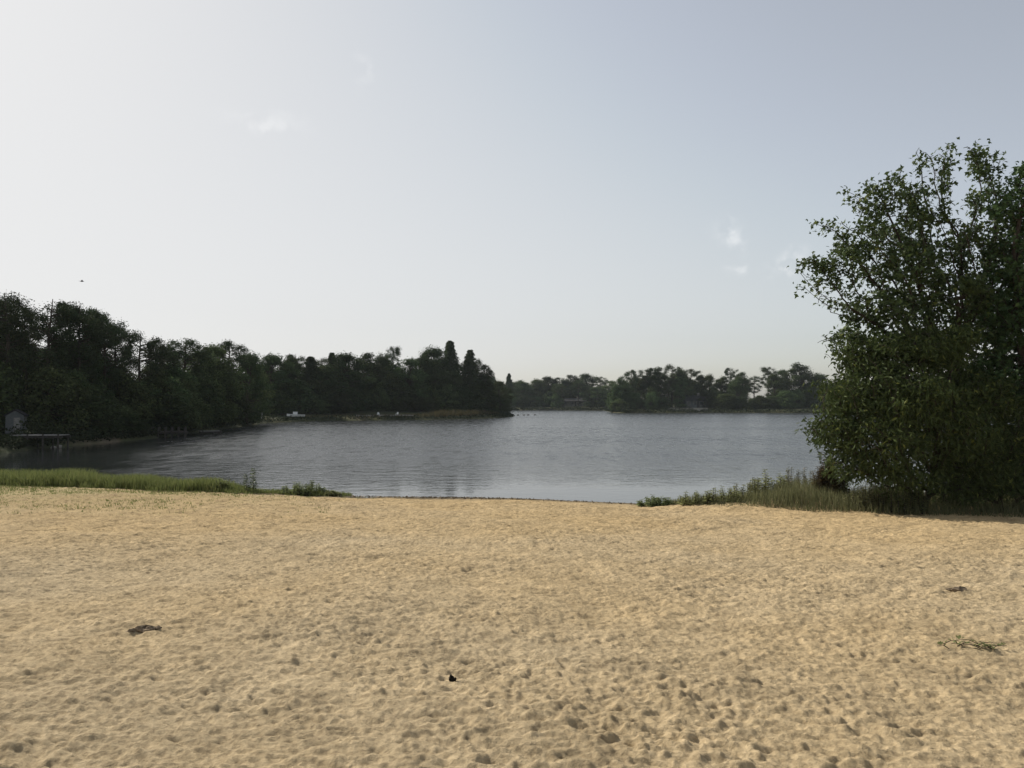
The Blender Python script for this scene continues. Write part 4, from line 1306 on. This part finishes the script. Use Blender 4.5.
def debris(name, px, py, spec, mat, label, cat, seed):
    x, y, z = on_sand(px, py)
    g = np.random.default_rng(seed)
    mb = MB()
    for (cx_, cy_, cz_, rx, ry, rz_) in spec:
        nu, nv = 9, 5; b0 = len(mb.v); ph = g.uniform(0, 6.28, 3)
        for j in range(nv + 1):
            for i in range(nu):
                th = math.pi * j / nv; a = 2 * math.pi * i / nu
                q = 1 + 0.25 * math.sin(2 * a + ph[0]) + 0.2 * math.sin(3 * a + 2 * th + ph[1]) + g.uniform(-.12, .12)
                mb.v.append((cx_ + rx * q * math.sin(th) * math.cos(a), cy_ + ry * q * math.sin(th) * math.sin(a), cz_ + rz_ * q * math.cos(th)))
        for j in range(nv):
            for i in range(nu):
                a = b0 + j * nu + i; b = b0 + j * nu + (i + 1) % nu
                mb.f.append((a, a + nu, b + nu, b))
    o = mb.build(name, M[mat]); o.location = (x, y, z)
    tag(o, label, cat)
    return o


debris('charcoal_lump', 452, 680, [(0, 0, 0.018, 0.019, 0.018, 0.022), (0.024, 0.008, 0.01, 0.011, 0.011, 0.012)], 'char', 'small black lump of charcoal lying on the near sand', 'charcoal', 1)
debris('dried_weed_clump', 148, 634, [(0, 0, 0.022, 0.075, 0.06, 0.032), (0.085, 0.04, 0.022, 0.04, 0.02, 0.016), (-0.10, -0.02, 0.016, 0.05, 0.02, 0.016)], 'wrack', 'dark flat clump of dried weed on the left sand', 'weed clump', 2)
debris('dried_weed_clump', 957, 589, [(0, 0, 0.022, 0.085, 0.06, 0.032), (-0.09, 0.02, 0.016, 0.05, 0.02, 0.014)], 'wrack', 'dark clump of dried weed on the sand toward the right edge', 'weed clump', 3)

# creeping green weed
x, y, z = on_sand(967, 648)
g = np.random.default_rng(77)
rt = empty('creeping_weed', (x, y, z)); tag(rt, 'creeping green weed sprawling on the sand near the right edge', 'weed')
st, lf = MB(), MB()
for k in range(13):
    cx_ = g.uniform(-0.20, 0.17); cy_ = g.normal(0, 0.05) - 0.12 * cx_
    a = g.uniform(-0.5, 0.5) + (math.pi if g.random() < 0.5 else 0); L_ = g.uniform(0.08, 0.16)
    p0 = np.array([cx_, cy_, 0.0]); p1 = p0 + np.array([math.cos(a) * L_, math.sin(a) * L_ * 0.6, 0.03])
    st.tube([p0, (p0 + p1) / 2 + np.array([0, 0, 0.015]), p1], [0.004, 0.003, 0.002], 5)
    for q in range(8):
        c = p0 + (p1 - p0) * g.random() + np.array([0, 0, 0.012]); az = g.uniform(0, 6.28); l = g.uniform(0.025, 0.045)
        dd = np.array([math.cos(az), math.sin(az), g.uniform(0.1, 0.8)]); s = np.array([-math.sin(az), math.cos(az), 0]) * l * 0.3
        lf.add([c, c + dd * l * 0.5 - s, c + dd * l, c + dd * l * 0.5 + s], [(0, 1, 2, 3)])
st.build('stem', M['bark'], rt); lf.build('foliage', M['weedleaf'], rt)

# ------------------------------------------------------------------ sky, sun, camera
HAZE = 0.00012
VEIL = (0.66, 0.62, 0.50)
hz, hnt, hN, hL = new_mat('lake_haze')
hv = hN.new('ShaderNodeVolumePrincipled'); hv.inputs['Density'].default_value = HAZE; hv.inputs['Color'].default_value = (0.84, 0.93, 1.0, 1)
ho = hN.new('ShaderNodeOutputMaterial'); hL.new(hv.outputs[0], ho.inputs['Volume'])
mb = MB(); mb.box(-1300, 1300, -1300, 1300, -3, 24)
tag(mb.build('haze', hz), kind='stuff')
world = bpy.data.worlds.new('World'); scene.world = world; world.use_nodes = True
nt = world.node_tree; N = nt.nodes; L = nt.links; N.clear()
out = N.new('ShaderNodeOutputWorld'); bg = N.new('ShaderNodeBackground'); bg.inputs['Strength'].default_value = 0.085
sk = N.new('ShaderNodeTexSky'); sk.sky_type = 'NISHITA'; sk.sun_disc = False
sk.sun_elevation = SUN_EL; sk.sun_rotation = SUN_AZ
sk.altitude = 0; sk.air_density = 1.0; sk.dust_density = 1.5; sk.ozone_density = 2.0
hs = N.new('ShaderNodeHueSaturation'); hs.inputs['Saturation'].default_value = 0.46; hs.inputs['Value'].default_value = 1.3
L.new(sk.outputs[0], hs.inputs['Color'])
# a milky summer veil over the whole sky
veil = N.new('ShaderNodeMix'); veil.data_type = 'RGBA'; veil.blend_type = 'ADD'; veil.inputs['Factor'].default_value = 1.0
veil.inputs['B'].default_value = (*VEIL, 1); L.new(hs.outputs[0], veil.inputs['A'])


def vm(op, a, b):
    n = N.new('ShaderNodeVectorMath'); n.operation = op
    for i, v in enumerate((a, b)):
        if isinstance(v, (int, float)): n.inputs[i].default_value = (v, v, v)
        else: L.new(v, n.inputs[i])
    return n.outputs[0]


# thin high haze evens out the glow round the sun
KNEE = 6.0
over = vm('MAXIMUM', vm('SUBTRACT', veil.outputs['Result'], KNEE), 0.0)
soft_sky = vm('ADD', vm('MINIMUM', veil.outputs['Result'], KNEE), vm('DIVIDE', over, vm('ADD', vm('MULTIPLY', over, 0.27), 1.0)))
tc = N.new('ShaderNodeTexCoord')
no = N.new('ShaderNodeTexNoise'); no.inputs['Scale'].default_value = 22; no.inputs['Detail'].default_value = 6; no.inputs['Roughness'].default_value = 0.6
L.new(tc.outputs['Generated'], no.inputs['Vector'])
n2 = N.new('ShaderNodeTexNoise'); n2.inputs['Scale'].default_value = 60; n2.inputs['Detail'].default_value = 4
L.new(tc.outputs['Generated'], n2.inputs['Vector'])
wob = N.new('ShaderNodeVectorMath'); wob.operation = 'MULTIPLY_ADD'
wob.inputs[1].default_value = (0.05, 0.05, 0.05)
sub = N.new('ShaderNodeVectorMath'); sub.operation = 'SUBTRACT'; sub.inputs[1].default_value = (0.5, 0.5, 0.5)
L.new(no.outputs['Color'], sub.inputs[0]); L.new(sub.outputs[0], wob.inputs[0]); L.new(tc.outputs['Generated'], wob.inputs[2])


def m_(op, a, b=None):
    n = N.new('ShaderNodeMath'); n.operation = op
    for i, v in enumerate((a, b)):
        if v is None: continue
        if isinstance(v, (int, float)): n.inputs[i].default_value = v
        else: L.new(v, n.inputs[i])
    return n.outputs[0]


total = None
for px, py, sw, shh, amt, tilt in ((265, 123, 30, 7, 0.22, -0.1), (364, 72, 9, 12, 0.15, 0.3), (734, 234, 14, 9, 0.45, -0.4), (741, 268, 12, 4, 0.24, -0.2), (788, 262, 15, 8, 0.42, 0.5)):
    v = np.array([(px - 512) / F, 1.0, (HORIZON - py) / F]); v /= np.linalg.norm(v)
    right = np.cross(v, (0, 0, 1)); right /= np.linalg.norm(right); up = np.cross(right, v)
    r2 = math.cos(tilt) * right + math.sin(tilt) * up; u2 = -math.sin(tilt) * right + math.cos(tilt) * up
    ds = []
    for ax, s in ((r2, sw), (u2, shh)):
        dp = N.new('ShaderNodeVectorMath'); dp.operation = 'DOT_PRODUCT'; L.new(wob.outputs[0], dp.inputs[0]); dp.inputs[1].default_value = tuple(ax)
        t = m_('MULTIPLY', m_('SUBTRACT', dp.outputs['Value'], float(v @ ax)), F / s)
        ds.append(m_('MULTIPLY', t, t))
    fwd = N.new('ShaderNodeVectorMath'); fwd.operation = 'DOT_PRODUCT'; L.new(tc.outputs['Generated'], fwd.inputs[0]); fwd.inputs[1].default_value = tuple(v)
    e = m_('MULTIPLY', m_('POWER', 2.718, m_('MULTIPLY', m_('ADD', ds[0], ds[1]), -1.0)), amt)
    e = m_('MULTIPLY', e, m_('GREATER_THAN', fwd.outputs['Value'], 0.5))
    total = e if total is None else m_('ADD', total, e)
tex = N.new('ShaderNodeMapRange'); tex.inputs['From Min'].default_value = 0.42; tex.inputs['From Max'].default_value = 0.62; L.new(n2.outputs['Fac'], tex.inputs['Value'])
cl = m_('MULTIPLY', total, tex.outputs[0])
mixc = N.new('ShaderNodeMix'); mixc.data_type = 'RGBA'; L.new(cl, mixc.inputs['Factor']); L.new(soft_sky, mixc.inputs['A'])
CLOUD_L = 11.0
mixc.inputs['B'].default_value = (CLOUD_L, CLOUD_L, CLOUD_L, 1)
L.new(mixc.outputs['Result'], bg.inputs['Color']); L.new(bg.outputs[0], out.inputs['Surface'])

sun = bpy.data.lights.new('sun', 'SUN'); sun.energy = 4.5; sun.angle = math.radians(0.6); sun.color = (1.0, 0.93, 0.82)
so = link(bpy.data.objects.new('sun', sun))
from mathutils import Vector
sd_ = Vector((math.sin(SUN_AZ) * math.cos(SUN_EL), math.cos(SUN_AZ) * math.cos(SUN_EL), math.sin(SUN_EL)))
so.rotation_euler = sd_.to_track_quat('Z', 'Y').to_euler(); so.location = (-30, 10, 40)

cam = bpy.data.cameras.new('camera'); cam.sensor_width = 36.0; cam.lens = 36.0 * F / 1024; cam.clip_end = 20000; cam.clip_start = 0.1
co = link(bpy.data.objects.new('camera', cam))
co.location = (0, 0, EYE); co.rotation_euler = (math.radians(90) + math.atan((HORIZON - 384) / F), 0, 0)
scene.camera = co

scene.view_settings.view_transform = 'Standard'; scene.view_settings.look = 'None'
scene.view_settings.exposure = 0.2; scene.view_settings.gamma = 1.0; scene.view_settings.use_curve_mapping = False
scene.render.engine = 'CYCLES'
scene.cycles.use_denoising = True
scene.cycles.volume_bounces = 1
scene.cycles.max_bounces = 6; scene.cycles.diffuse_bounces = 3; scene.cycles.glossy_bounces = 3; scene.cycles.transmission_bounces = 4
scene.cycles.transparent_max_bounces = 8
